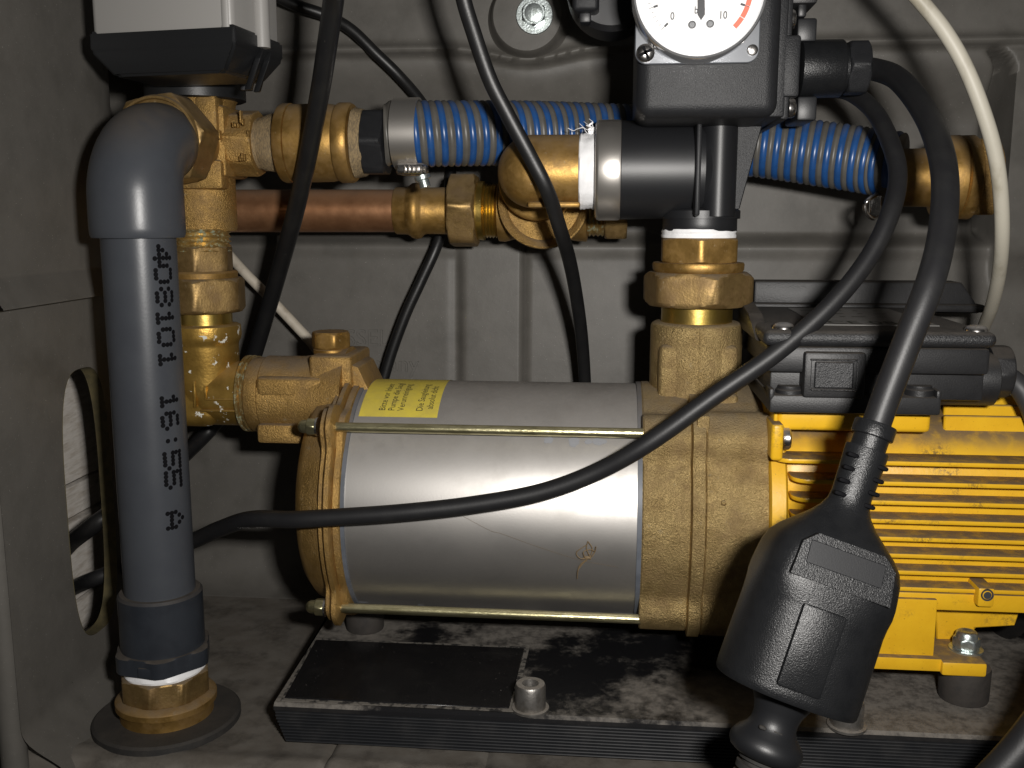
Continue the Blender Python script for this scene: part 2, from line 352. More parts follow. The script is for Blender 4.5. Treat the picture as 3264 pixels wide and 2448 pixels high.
bwg = G().grid(lambda a, b: Vector((XL + (XR + .12 - XL) * a, bwy(XL + (XR + .12 - XL) * a, -.004 + .414 * b), -.004 + .414 * b)), NX, NZ)
back = obj('back_wall', bwg, 'box_plastic', sm=80, kind='structure')
gb = G().lathe((XBOSS, .606, ZBOSS), -YA, [(-.006, .027), (.001, .0235), (.006, .0215), (.0105, .0208), (.0125, .0195), (.0128, .0100)], 64)
obj('screw_boss', gb, 'box_plastic', back, sm=50)
# raised moulded lettering on the lower panel
def emb(px, py, Y=.6155):
    o = W(px, py, Y); o.y = bwy(o.x, o.z)
    return lambda x, y, z: Vector((o.x + x, bwy(o.x + x, o.z + y) - .0003 - z, o.z + y))
obj('raised_lettering', text('KESSEL', .0148, emb(1012, 1100), .0008, 1.04), 'box_plastic', back, sm=0)
obj('raised_lettering', text('Germany', .0148, emb(1068, 1181), .0008, .98), 'box_plastic', back, sm=0)
# floor with a rolled front lip and moulded ribs
GX = [WZ(1050, 2410, 0).x, WZ(1557, 2410, 0).x, WZ(1300, 2420, 0).x]
def flr(a, b):
    X = XL + (XR + .2 - XL) * a; Y = .386 + .27 * b
    z = 0.
    ed = .3955 - .002 * sst(-.25, -.15, X)
    if Y < ed: t = min(1., (ed - Y) / .003); z = -.003 * (1 - math.sqrt(1 - t * t)) - max(0., ed - .003 - Y) * 8
    else: z = .0012 * math.exp(-((Y - ed - .006) / .005) ** 2)
    z -= .0022 * math.exp(-((X - GX[0]) / .0012) ** 2) + .0022 * math.exp(-((X - GX[1]) / .0012) ** 2)
    z += .0010 * (sst(GX[0] - .001, GX[0] + .001, X) - sst(GX[2] - .006, GX[2] + .006, X))
    return Vector((X, Y, z))
obj('floor', G().grid(flr, 420, 200), 'floor_plastic', sm=60, kind='structure')
# left wall with its oval cable opening
HY, HZ, HA, HB = .4575, .1000, .0222, .0675
Y0, Y1, Z0_, Z1_ = .3855, .66, -.004, .43
NA, NR = 288, 60
def hole(th):
    c, s_ = math.cos(th), math.sin(th); e = 2 / 3.3
    return HY + HA * math.copysign(abs(c) ** e, c), HZ + HB * math.copysign(abs(s_) ** e, s_)
wg = G(); V, Fc = [], []
PA, PB, QA, QB = .4285, .4865, .018, .182        # patch round the hole, the rest of the wall is a plain grid
for i in range(NA):
    th = 2 * math.pi * i / NA; hy, hz = hole(th); dy, dz_ = hy - HY, hz - HZ
    k = min(((PB if dy > 0 else PA) - HY) / dy if abs(dy) > 1e-6 else 1e9, ((QB if dz_ > 0 else QA) - HZ) / dz_ if abs(dz_) > 1e-6 else 1e9)
    for j in range(9):
        q = 1 + (k - 1) * j / 8; yy, zz = HY + dy * q, HZ + dz_ * q; V.append(Vector((lwx(yy, zz), yy, zz)))
for i in range(NA):
    for j in range(8):
        a = i * 9 + j; b = ((i + 1) % NA) * 9 + j; Fc.append((a, b, b + 1, a + 1))
wg.add(V, Fc)
def rect(ya, yb, za_, zb_, nu, nv): wg.grid(lambda u, v: Vector((lwx(ya + (yb - ya) * u, za_ + (zb_ - za_) * v), ya + (yb - ya) * u, za_ + (zb_ - za_) * v)), nu, nv)
rect(Y0, Y1, -.004, QA, 60, 10); rect(Y0, Y1, QB, .24, 60, 120); rect(Y0, Y1, .24, .43, 60, 10)
rect(Y0, PA, QA, QB, 6, 20); rect(PB, Y1, QA, QB, 50, 20)
left = obj('left_wall', wg, 'box_plastic', sm=60, kind='structure')
V, Fc = [], []
for i in range(NA):
    hy, hz = hole(2 * math.pi * i / NA); x = lwx(hy, hz); V += [Vector((x + .0003, hy, hz)), Vector((x - .0065, hy - .0005, hz))]
for i in range(NA): a, b = 2 * i, 2 * ((i + 1) % NA); Fc.append((a, b, b + 1, a + 1))
obj('cut_edge', G().add(V, Fc), 'foam_edge', left)
# front flange of the left wall (rounded edge running down to the floor)
p = [Vector((-.2608, .3882, z)) for z in (-.004, .04, .08, .14, .2, .26, .34, .43)]
obj('wall_edge', G().tube(p, .0056, 18), 'box_plastic', left)
# right wall, outside the pocket
obj('right_wall', G().grid(lambda a, b: Vector((XR + .07 * a * a, .64 - .25 * a, -.004 + .43 * b)), 20, 4), 'box_plastic', sm=60, kind='structure')
obj('ground', G().add([(-1.2, -.2, -.07), (1.2, -.2, -.07), (1.2, 1.3, -.07), (-1.2, 1.3, -.07)], [(0, 1, 2, 3)]), 'ground', sm=0, kind='structure')
# whitewashed boards behind the opening
pw = thing('plank_wall', 'whitewashed rough plank wall seen through the oval hole in the box', 'wall', (-.32, .55, -.07))
zz = [-.07, .02, WX(235, 1652, -.305).z, WX(235, 1538, -.305).z, .165, .24, .33]
for k in range(6):
    obj('plank', G().box((-.327 + .0010 * (k % 2), .40, zz[k] + .0006), (-.305 + .0010 * (k % 2), .572, zz[k + 1] - .0006), .0010, 1), 'white_plank', pw)
# hexagon bolt with washer on the boss
hb = thing('hex_bolt', 'zinc plated hexagon bolt and washer on the round grey boss', 'bolt', (W(1703, 46, .59).x, .594, W(1703, 46, .59).z))
bc = BASE[hb]; ub = S(1, bc)
obj('washer', G().lathe((bc.x, .5935, bc.z), -YA, [(0, 59 * ub), (.0016, 59 * ub), (.002, 57 * ub), (.002, 20 * ub)], 48), 'zinc', hb)
obj('head', G().hexn((bc.x, .5915, bc.z), -YA, 0, .0065, 34.5 * ub, ch=.0016, rot=rad(30)).lathe((bc.x, .585, bc.z), -YA, [(-.001, 29 * ub), (.0005, 28.5 * ub), (.0007, 26 * ub), (.0007, 4 * ub)], 40), 'zinc', hb)

# ================================================================== grey riser pipe
PX, PYY = -.2085, .43
zf = lambda py, r=.0195: ZAT(PX, PYY - r, py)
t = thing('rubber_washer', 'flat black rubber sealing washer lying on the box floor', 'washer', (PX, PYY, 0))
obj('washer_ring', G().lathe((PX, PYY, 0), ZA, [(.0001, .0332), (.0008, .0342), (.0036, .0342), (.0046, .0330), (.0048, .022), (.0048, .010)], 72), 'rubber', t)
t = thing('floor_fitting', 'brass hexagon bulkhead fitting standing on the black rubber washer', 'pipe fitting', (PX, PYY, .0048))
za, zb, zc = .0048, zf(2296, .023), zf(2262, .0195); zd = zf(2188, .019)
obj('flange', G().lathe((PX, PYY, 0), ZA, [(za, .0215), (za + .002, .0215), (zb - .002, .0222), (zb - .0015, .0233), (zb + .0012, .0233), (zb + .002, .0226), (zc, .0195)], 72), 'brass', t)
obj('hexagon', G().hexn((PX, PYY, 0), ZA, zc - .0005, zd, .0194, 8, ch=.0010, rot=rad(41.6)), 'brass_nut', t)
g = G().lathe((PX, PYY, 0), ZA, [(zd - .001, .0150), (zd - .0004, .0184), (zd + .0010, .0189), (zd + .0022, .0184), (zd + .0036, .0180), (zd + .0050, .0150)], 64, lambda th, tt, r: r * (1 + .012 * math.sin(5 * th) + .008 * math.sin(11 * th + tt * 900)))
obj('sealing_tape', g, 'ptfe', t)
rp = thing('grey_riser_pipe', 'grey plastic riser pipe with elbow on top and dot printed date code', 'pipe', (PX, PYY, zd + .001))
ze, zg, zh = zf(2166, .021), zf(2106, .0194), zf(1928, .0194)
def ocf(th, tt, r): d = (th + rad(10)) % (math.pi / 3) - math.pi / 6; return min(r, .0205 / math.cos(d))
so = obj('socket', G().lathe((PX, PYY, 0), ZA, [(zg - .001, .0150), (zg - .001, .0192), (zh - .0012, .0192), (zh, .0182), (zh, .0158)], 72), 'pvc_dark', rp)
g = G().lathe((PX, PYY, 0), ZA, [(zd + .0042, .0150), (zd + .0044, .0190), (max(ze, zd + .0046), .0225), (zg - .0006, .0225), (zg, .0205), (zg, .0180)], 72, ocf)
g.box((PX - .003, PYY - .0214, ze + .0005), (PX + .006, PYY - .018, zg - .003), .0008)
obj('hexagon_collar', g, 'pvc_dark', so)
ztop = ZAT(PX, PYY - .0204, 760)
pipe = obj('pipe', G().lathe((PX, PYY, 0), ZA, [(zh - .02, .0161), (ztop + .012, .0161)], 80), 'pvc', rp)
# elbow: up, round to the back, into the valve
ZLEG, RB = .2735, .0245
C, RR = [], []
for z in (ztop, ztop + .0012, ztop + .004, ztop + .007, ztop + .010): C.append(Vector((PX, PYY, z))); RR.append(.0204)
RR[0] = .0196; RR[1] = .0202
for k in range(1, 22):
    a = math.pi / 2 * k / 21; C.append(Vector((PX, PYY + RB * (1 - math.cos(a)), ZLEG - RB + RB * math.sin(a)))); RR.append(.0204 - .0022 * k / 21)
C[4].z = min(C[4].z, ZLEG - RB - .001); C[3].z = min(C[3].z, C[4].z - .001)
for y in (.458, .463, .475): C.append(Vector((PX - .0015, y, ZLEG + .001))); RR.append(.0180)
obj('elbow', G().sweep(C, RR, 56), 'pvc', rp, sm=60)
# dot matrix print down the pipe
F5 = {'4': ('...X.', '..XX.', '.X.X.', 'XXXXX', '...X.'), '0': ('.XXX.', 'X...X', 'X...X', 'X...X', '.XXX.'), '8': ('.XXX.', 'X...X', '.XXX.', 'X...X', '.XXX.'),
      '1': ('..X..', '.XX..', '..X..', '..X..', '.XXX.'), '6': ('.XXX.', 'X....', 'XXXX.', 'X...X', '.XXX.'), '5': ('XXXXX', 'X....', 'XXXX.', '....X', 'XXXX.'),
      ':': ('.....', '..X..', '.....', '..X..', '.....'), 'A': ('..X..', '.X.X.', 'X...X', 'XXXXX', 'X...X')}
g = G(); rows = [(810, '4'), (873, '0'), (946, '8'), (1014, '1'), (1074, '0'), (1145, '1'), (1278, '1'), (1341, '6'), (1404, ':'), (1467, '5'), (1528, '5'), (1655, 'A')]
def pan(px, py):      # angle on the pipe whose dot is seen at this pixel
    best = None
    for k in range(-80, 81):
        a = rad(k); P = Vector((PX + .0161 * math.sin(a), PYY - .0161 * math.cos(a), 0)); P.z = ZAT(P.x, P.y, py); e = abs(PIX(P)[0] - px)
        if best is None or e < best[0]: best = (e, a, P.z)
    return best[1], best[2]
for py, chh in rows:
    cxp = 519 + (py - 810) * (560 - 519) / (1655 - 810)
    a0, z0 = pan(cxp, py)
    for r_ in range(5):
        for c_ in range(5):
            if F5[chh][r_][c_] != 'X': continue
            a = a0 + ((2 - r_) * .00192 + random.uniform(-1, 1) * .0001) / .0161; z = z0 - (c_ - 2) * .00172 + random.uniform(-1, 1) * .0001
            n = Vector((math.sin(a), -math.cos(a), 0)); g.disc(Vector((PX, PYY, z)) + n * .01622, n, .00108, 12)
obj('printed_code', g, 'print', pipe, sm=0)

# ================================================================== three-way valve and its actuator
VX, VY, VZ = -.2120, .512, .2775
vt = thing('three_way_valve', 'cast brass three way valve body below the motor box', 'valve', (VX, VY, .236))
pr = LZP(VX, VY, [(736, 99), (726, 104), (560, 104), (545, 100), (420, 100), (330, 118), (318, 128), (282, 128), (262, 120), (240, 90)])
body = G().lathe((VX, VY, 0), ZA, pr[::-1] if pr[0][0] > pr[-1][0] else pr, 64)
body.box((VX - .0175, VY - .0165, VZ - .0175), (VX + .0200, VY + .0165, VZ + .0180), .0025)
body.box((VX - .006, VY - .0192, VZ - .0235), (VX + .0185, VY - .008, VZ - .009), .002)
body.box((VX + .006, VY - .0192, VZ + .004), (VX + .0172, VY - .008, VZ + .0225), .002)
obj('casting', body, 'brass_cast', vt)
obj('front_port', G().hexn((PX - .003, .4605, VZ - .0015), YA, 0, .022, .0200, ch=.0016, rot=rad(10)).lathe((PX - .003, .4590, VZ - .0015), YA, [(.002, .0180), (0, .0186), (0, .0197), (.0022, .0205)], 64).lathe((PX - .003, .48, VZ - .0015), YA, [(0, .0165), (.03, .0165)], 48), 'brass_nut', vt)
hx0, hx1 = XAT(VY, VZ, 764), XAT(VY, VZ, 829)
sp = G().hexn((0, VY, VZ), XA, hx0 - .004, hx1, S(98, (hx1, VY, VZ)), 8, ch=.001, rot=rad(8))
obj('side_port', sp, 'brass_cast', vt)
g = G()
for (px, py, w, h) in ((765, 372, 6, 40), (757, 400, 5, 14), (748, 398, 5, 16), (741, 397, 4, 18), (772, 388, 5, 22), (770, 500, 4, 26), (777, 502, 4, 22), (764, 505, 4, 18), (698, 430, 5, 30), (789, 424, 4, 20)):
    P = W(px, py, VY - .0195); k = S(1, P); g.box(P + Vector((-w * k / 2, 0, -h * k / 2)), P + Vector((w * k / 2, .003, h * k / 2)), .0003, 1)
obj('cast_marks', g, 'brass_cast', vt)
# actuator
zA = .3185
n0, l0, b0 = WZ(742, 100, zA), WZ(293, 123, zA), WZ(893, 158, zA)
k0 = l0 + (b0 - n0)
at = thing('valve_actuator', 'light grey and black motor box mounted on top of the brass valve', 'actuator', (VX, VY, .305))
def quad(sc, z, o=(0, 0)):
    c = (n0 + l0 + b0 + k0) / 4; return [Vector((c.x + (p.x - c.x) * sc, c.y + (p.y - c.y) * sc, z)) for p in (n0, l0, k0, b0)]
cg = G().prism(quad(1., zA), (0, 0, .06), .003, 3)
cov = obj('cover', cg, 'act_grey', at)
gd = (l0 - n0).normalized(); sd = (b0 - n0).normalized()
g = G(); q0 = n0 + sd * ((b0 - n0).length * .52) - gd * .0016
g.tube([q0 + Vector((0, 0, -.003)), q0 + Vector((0, 0, .06))], .0038, 14, 4); obj('corner_rib', g, 'act_grey', cov)
g = G().tube([n0 + gd * .0035 + sd * .002 - Vector((0, 0, .0035)), n0 + gd * .0035 + sd * .002 + Vector((0, 0, .06))], .0026, 12, 4); obj('corner_rib', g, 'act_grey', cov)
b = bmesh.new(); Q = [quad(1.035, zA + .003), quad(1.035, zA - .0055), quad(.80, zA - .0160), quad(.5, zA - .0160)]
V = [p for q in Q for p in q]; Fc = [(k * 4 + i, k * 4 + (i + 1) % 4, (k + 1) * 4 + (i + 1) % 4, (k + 1) * 4 + i) for k in range(3) for i in range(4)] + [(0, 1, 2, 3), (12, 13, 14, 15)]
vv = [b.verts.new(p) for p in V]; [b.faces.new([vv[i] for i in f]) for f in Fc]; bmesh.ops.recalc_face_normals(b, faces=list(b.faces)); bmesh.ops.bevel(b, geom=list(b.edges), offset=.0012, segments=2, affect='EDGES')
obj('lower_housing', G().bm(b), 'act_black', at)
obj('collar', G().lathe((VX - .001, VY, 0), ZA, [(.2988, .0238), (.2994, .0252), (.3160, .0252), (.3165, .012)], 64), 'act_black', at)
g = G(); mid = n0 + sd * .030 - gd * .001
for k, (a, w) in enumerate(((.020, .004), (.029, .003))):
    P = n0 + sd * a; g.prism([P + Vector((0, 0, -.008)), P + sd * w + Vector((0, 0, -.003)), P + sd * w * .8 + gd * .006 + Vector((0, 0, -.0215)), P + gd * .006 + Vector((0, 0, -.0215))], -gd * .003, .0004, 1)
ck = obj('clip', g, 'act_black', at)
P = W(782, 280, VY - .012); k = S(1, P)
obj('clip_lever', G().box(P + Vector((-15 * k, -.002, -8 * k)), P + Vector((18 * k, .004, 9 * k)), .0006), 'gauge_plate', ck)
# ================================================================== suction union and elbow under the valve
UX, UY = VX - .0005, .507
ZIN = .1475
su = thing('suction_union', 'brass pipe union with two hexagons between valve and elbow', 'pipe union', (UX, UY, .17))
thp = []
zt0, zt1 = ZAT(UX, UY, 800), ZAT(UX, UY, 730)
for k in range(15): thp.append((zt0 + (zt1 - zt0) * k / 14, .0150 + (.0009 if k % 3 == 0 else (-.0004 if k % 3 == 2 else 0))))
obj('thread', G().lathe((UX, UY, 0), ZA, thp, 56), 'brass_thread', su)
obj('upper_hexagon', G().hexn((UX, UY, 0), ZA, ZAT(UX, UY, 868), ZAT(UX, UY, 783), .0150, 6, rot=rad(19.3)), 'brass_nut', su)
z1, z2 = ZAT(UX, UY, 893), ZAT(UX, UY, 862)
obj('shoulder_ring', G().lathe((UX, UY, 0), ZA, [(z1, .0165), (z1 + .0012, .0182), (z2 - .001, .0186), (z2, .0178), (z2, .012)], 64), 'brass', su)
obj('union_nut', G().hexn((UX, UY, 0), ZA, ZAT(UX, UY, 992), ZAT(UX, UY, 884), .0203, 6, ch=.002, rot=rad(19.3)), 'brass_nut', su)
obj('tail', G().lathe((UX, UY, 0), ZA, [(ZAT(UX, UY, 1052), .0146), (ZAT(UX, UY, 985), .0146)], 56), 'brass_bright', su)
se = thing('suction_elbow', 'brass elbow splashed with white paint leading into the pump inlet', 'pipe elbow', (UX, UY, .125))
ztp = ZAT(UX, UY, 1030)
g = G().lathe((UX, UY, 0), ZA, [(ZIN - .002, .0160), (ZIN + .004, .0172), (ztp - .0115, .0172), (ztp - .010, .0175), (ztp - .0085, .0184), (ztp - .006, .0190), (ztp - .001, .0187), (ztp, .0168)], 56)
g.lathe((0, UY, ZIN), XA, [(UX, .0160), (UX + .004, .0172), (XAT(UY, ZIN, 775), .0172), (XAT(UY, ZIN, 790), .0176)], 56)
g.box((UX - .0166, UY - .0158, ZIN - .0166), (UX + .0100, UY + .0158, ZIN + .010), .0075, 5)
obj('elbow_body', g, 'brass_elbow', se, sm=50)
g = G()
for (x0, x1, y0, y1) in ((655, 790, 1272, 1276), (618, 622, 1215, 1300), (640, 775, 1308, 1312), (652, 656, 1230, 1275), (775, 779, 1275, 1310)):
    A_, B_ = W(x0, y1, UY - .0172), W(x1, y0, UY - .0172); g.box((A_.x, UY - .0177, A_.z), (B_.x, UY - .0150, B_.z), .0003, 1)
obj('cast_ridges', g, 'brass_elbow', se)
pr = LXP(UY, ZIN, [(786, 108), (790, 121), (798, 122), (801, 113), (806, 121), (812, 122), (815, 114), (819, 120), (826, 120)])
obj('thread_collar', G().lathe((0, UY, ZIN), XA, pr, 56), 'brass_thread', se)

# ================================================================== hose line at the back
HYc, HZc = .512, VZ
hc = thing('hose_coupling', 'turned brass hose coupling with hemp sealing beside the valve', 'pipe coupling', (XAT(HYc, HZc, 1010), HYc, HZc - .02))
obj('hemp_seal', G().lathe((0, HYc, HZc), XA, LXP(HYc, HZc, [(824, 82), (838, 80), (850, 86), (868, 90), (885, 93), (905, 96)]), 48, lambda th, tt, r: r * (1 + .02 * math.sin(3 * th + tt * 600) + .012 * math.sin(9 * th))), 'hemp', hc)
obj('ring', G().lathe((0, HYc, HZc), XA, LXP(HYc, HZc, [(899, 60), (899, 108), (904, 120), (912, 124), (934, 124), (937, 116)]), 64), 'brass', hc)
obj('barrel', G().lathe((0, HYc, HZc), XA, LXP(HYc, HZc, [(934, 116), (938, 121), (1000, 122), (1058, 121), (1082, 117), (1084, 112)]), 64), 'brass', hc)
obj('ring', G().lathe((0, HYc, HZc), XA, LXP(HYc, HZc, [(1082, 112), (1085, 122), (1090, 125), (1122, 125), (1130, 120), (1134, 108), (1134, 60)]), 64), 'brass', hc)
obj('hemp_seal', G().lathe((0, HYc, HZc), XA, LXP(HYc, HZc, [(1130, 100), (1138, 113), (1150, 107), (1160, 103), (1172, 96)]), 48, lambda th, tt, r: r * (1 + .03 * math.sin(4 * th + tt * 600) + .015 * math.sin(9 * th))), 'hemp', hc)
a_, b_ = XAT(HYc, HZc, 1165), XAT(HYc, HZc, 1236)
obj('hose_nipple', G().hexn((0, HYc, HZc), XA, a_, b_, S(97, (a_, HYc, HZc)), 6, ch=.001, rot=rad(0)), 'switch_plastic', hc)
# hose centre line
cl = [(1228, 428, .514), (1300, 427, .516), (1450, 426, .522), (1650, 425, .534), (1830, 428, .545), (2050, 436, .551), (2250, 447, .552), (2420, 463, .549), (2600, 488, .543), (2760, 512, .535), (2860, 528, .527)]
P = [W(*c) for c in cl]
def cr(P, sub):
    C = []
    for i in range(len(P) - 1):
        p0 = P[i - 1] if i else P[0] * 2 - P[1]; p1, p2 = P[i], P[i + 1]; p3 = P[i + 2] if i + 2 < len(P) else P[-1] * 2 - P[-2]
        for k in range(sub):
            t_ = k / sub; C.append(.5 * ((2 * p1) + (p2 - p0) * t_ + (2 * p0 - 5 * p1 + 4 * p2 - p3) * t_ * t_ + (3 * p1 - p0 - 3 * p2 + p3) * t_ ** 3))
    C.append(P[-1]); return C
C = cr(P, 60); L_ = [0.]
for i in range(1, len(C)): L_.append(L_[-1] + (C[i] - C[i - 1]).length)
def at_len(s_):
    lo = 0
    while lo < len(L_) - 2 and L_[lo + 1] < s_: lo += 1
    t_ = (s_ - L_[lo]) / max(1e-9, L_[lo + 1] - L_[lo]); return C[lo].lerp(C[lo + 1], t_)
pit = S(40.6, P[3]); tot = L_[-1]; n = int(tot / pit * 14)
CC = [at_len(tot * i / n) for i in range(n + 1)]
rh = .0158
# helical relief: grey ridges between the blue rigid spiral
def hrf(i, th):
    ph = 2 * math.pi * (tot * i / n) / pit - th + math.pi; return 1 + .055 * math.cos(ph)
hs = thing('spiral_hose', 'grey suction hose with blue rigid spiral running along the back wall', 'hose', tuple(P[3] - Vector((0, 0, .017))))
obj('hose_wall', G().sweep(CC, [rh] * (n + 1), 40, rf=hrf, fdir=(0, 0, 1)), 'hose_grey', hs, sm=80)
# blue spiral: small rod wound round the hose
NS = 30; turns = tot / pit; m_ = int(turns * NS); HC = []
for i in range(int(NS * .55), m_ + 1):
    s_ = tot * i / m_; c = at_len(s_); tg = (at_len(min(tot, s_ + .001)) - at_len(max(0, s_ - .001))).normalized()
    u = Vector((0, 0, 1)); u = (u - tg * u.dot(tg)).normalized(); w = tg.cross(u); th = 2 * math.pi * s_ / pit
    HC.append(c + (u * math.cos(th) + w * math.sin(th)) * (rh - .0011))
obj('blue_spiral', G().sweep(HC, [.0021] * len(HC), 10), 'hose_blue', hs, sm=80)
hk = thing('hose_clamp', 'stainless worm drive clamp tightened on the blue spiral hose', 'hose clamp', tuple(W(1302, 545, .514)))
kc = W(1302, 427, .514)
obj('band', G().lathe((0, kc.y, kc.z), XA, [(XAT(kc.y, kc.z, 1262), .0170), (XAT(kc.y, kc.z, 1262), .0179), (XAT(kc.y, kc.z, 1340), .0179), (XAT(kc.y, kc.z, 1340), .0170)], 64, closed=True), 'steel_satin', hk)
P0 = W(1318, 543, .508); k = S(1, P0)
hsg = obj('worm_housing', G().box(P0 + Vector((-52 * k, -.006, -15 * k)), P0 + Vector((42 * k, .008, 22 * k)), .002, 3), 'steel', hk)
g = G()
for i in range(6): Pq = W(1290 + 13 * i, 540, .5015); g.box(Pq + Vector((-3 * k, -.0008, -12 * k)), Pq + Vector((3 * k, .002, 12 * k)), .0005, 1)
obj('slots', g, 'steel_satin', hsg)
obj('screw', G().lathe(W(1345, 560, .508), (.3, 0, -1), [(0, .0042), (.002, .0042), (.0025, .0028), (.006, .0028), (.0062, .0015)], 18), 'zinc', hk)
# right end of the hose line
RY = .527; RZ = W(3040, 566, RY).z
rc = thing('hose_end_coupling', 'dark brass coupling at the end of the hose behind the hanging cables', 'pipe coupling', tuple(W(3060, 700, RY)))
obj('nipple', G().lathe((0, RY, RZ), XA, LXP(RY, RZ, [(2850, 90), (2960, 92), (2985, 96)]), 40), 'brass', rc)
obj('barrel', G().lathe((0, RY, RZ), XA, LXP(RY, RZ, [(2975, 90), (2985, 125), (3005, 131), (3045, 132), (3052, 126), (3056, 131), (3090, 132), (3094, 126)]), 56), 'brass', rc)
a_, b_ = XAT(RY, RZ, 3092), XAT(RY, RZ, 3160)
obj('hexagon', G().hexn((0, RY, RZ), XA, a_, b_, S(118, (a_, RY, RZ)), 6, ch=.0015), 'brass_cast', rc)
wk = thing('wire_clamp', 'bent steel wire clip hanging under the hose end', 'clip', tuple(W(2780, 690, .52)))
obj('wire', G().tube([W(2800, 600, .535), W(2792, 622, .520), W(2770, 636, .512), W(2757, 655, .512), W(2762, 680, .513), W(2782, 696, .516), W(2800, 690, .525)], .0011, 10, 8), 'steel', wk)
obj('plate', G().box(W(2772, 690, .522), W(2808, 622, .5245), .0004, 1), 'steel', wk)

# ================================================================== copper line and the tee behind the switch
KY = .575; KZ = ZAT(-.1, KY, 672)
cp = thing('copper_pipe', 'horizontal copper pipe tarnished brown behind the black cables', 'pipe', (XAT(KY, KZ, 1000), KY, KZ - .012))
obj('pipe', G().lathe((0, KY, KZ), XA, LXP(KY, KZ, [(560, 67), (1275, 67)]), 56), 'copper', cp)
pf = thing('press_fitting', 'brass press fitting with beaded rim and hexagon nut on the copper pipe', 'pipe fitting', (XAT(KY, KZ, 1400), KY, KZ - .02))
obj('sleeve', G().lathe((0, KY, KZ), XA, LXP(KY, KZ, [(1262, 66), (1263, 72), (1266, 74), (1300, 75), (1308, 80), (1318, 87), (1330, 89), (1342, 86), (1350, 76), (1360, 73), (1436, 74), (1438, 60)]), 56), 'brass', pf)
a_, b_ = XAT(KY, KZ, 1437), XAT(KY, KZ, 1524)
obj('nut', G().hexn((0, KY, KZ), XA, a_, b_, S(108, (a_, KY, KZ)), 6, ch=.0015, rot=rad(8)), 'brass_nut', pf)
tp = [(1520, 80), (1524, 92), (1544, 93), (1546, 84)]
for i in range(9): tp.append((1548 + 5 * i, 86 if i % 2 else 80))
obj('thread', G().lathe((0, KY, KZ), XA, LXP(KY, KZ, tp), 48), 'brass_bright', pf)
te = thing('brass_tee', 'brass tee behind the large elbow with a hexagon plug', 'pipe tee', (XAT(KY, KZ, 1730), KY, KZ - .024))
obj('tee_body', G().lathe((0, KY, KZ), XA, LXP(KY, KZ, [(1588, 84), (1592, 96), (1610, 98), (1650, 88), (1800, 88), (1840, 96), (1870, 98), (1874, 90)]), 56), 'brass', te)
tp = []
for i in range(9): tp.append((1872 + 7 * i, 82 if i % 2 else 76))
obj('plug_thread', G().lathe((0, KY, KZ), XA, LXP(KY, KZ, tp), 48), 'brass_thread', te)
a_, b_ = XAT(KY, KZ, 1928), XAT(KY, KZ, 1999)
obj('plug_hexagon', G().hexn((0, KY, KZ), XA, a_, b_, S(88, (a_, KY, KZ)), 6, ch=.0015, rot=rad(0)), 'brass_nut', te)
# big elbow into the pressure switch
EY = .505; EZ = ZAT(.0, EY, 546)
XB = XAT(.512, EZ, 1592) + .0178
obj('tee_branch', G().lathe((XB + .002, .549, KZ + .004), YA, [(.004, .0200), (.0025, .0205), (.0012, .0222), (0, .0236), (.0004, .0245), (.002, .0250), (.004, .0248), (.0052, .0236), (.012, .0234), (.026, .0215)], 64), 'brass_cast', te)
be = thing('switch_elbow', 'large brass elbow entering the chrome ring of the pressure switch', 'pipe elbow', (XB, .52, EZ - .02))
g = G().lathe((0, EY, EZ), XA, [(XB, .0178), (XAT(EY, EZ, 1846), .0178), (XAT(EY, EZ, 1848), .016)], 64)
g.lathe((XB, EY, EZ), YA, [(0, .0178), (.030, .0180), (.032, .0185), (.045, .0188)], 64)
sp_ = bmesh.new(); bmesh.ops.create_uvsphere(sp_, u_segments=48, v_segments=32, radius=.01785); [setattr(v, 'co', v.co + Vector((XB, EY, EZ))) for v in sp_.verts]; g.bm(sp_)
obj('elbow_body', g, 'brass', be, sm=60)
obj('rim', G().lathe((XB, .5365, EZ - .003), YA, [(0, .0192), (.001, .0208), (.003, .0214), (.0065, .0214), (.008, .0205), (.0085, .0185)], 64), 'brass', be)
ax0, ax1 = XAT(EY - .015, EZ, 1680), XAT(EY - .015, EZ, 1850); zz0, zz1 = ZAT(0, EY - .016, 662), ZAT(0, EY - .016, 642)
obj('casting_bar', G().box((ax0, EY - .0125, zz0), (ax1, EY + .01, zz1), .0012), 'brass', be)
rn = lambda th, tt, r: r * (1 + .018 * math.sin(2 * th + tt * 500) + .010 * math.sin(7 * th + tt * 900) + .006 * math.sin(17 * th))
obj('sealing_tape', G().lathe((0, EY, EZ), XA, LXP(EY, EZ, [(1846, 100), (1847, 114), (1852, 119), (1858, 117), (1864, 120), (1870, 118), (1877, 121), (1883, 119), (1890, 121), (1897, 119), (1899, 90)]), 72, rn), 'ptfe', be, sm=60)
g = G()
for s_ in range(7):
    q = [W(1868 + random.uniform(-4, 22), 432 + random.uniform(-6, 4), EY - .004)]
    for k in range(5): q.append(q[-1] + Vector((random.uniform(-.0035, .0018), random.uniform(-.001, .001), random.uniform(-.0012, .0022))))
    g.tube(q, [.0007, .0006, .0006, .0005, .0004, .0003], 6, 5, flat=.4)
obj('tape_shreds', g, 'ptfe', be)

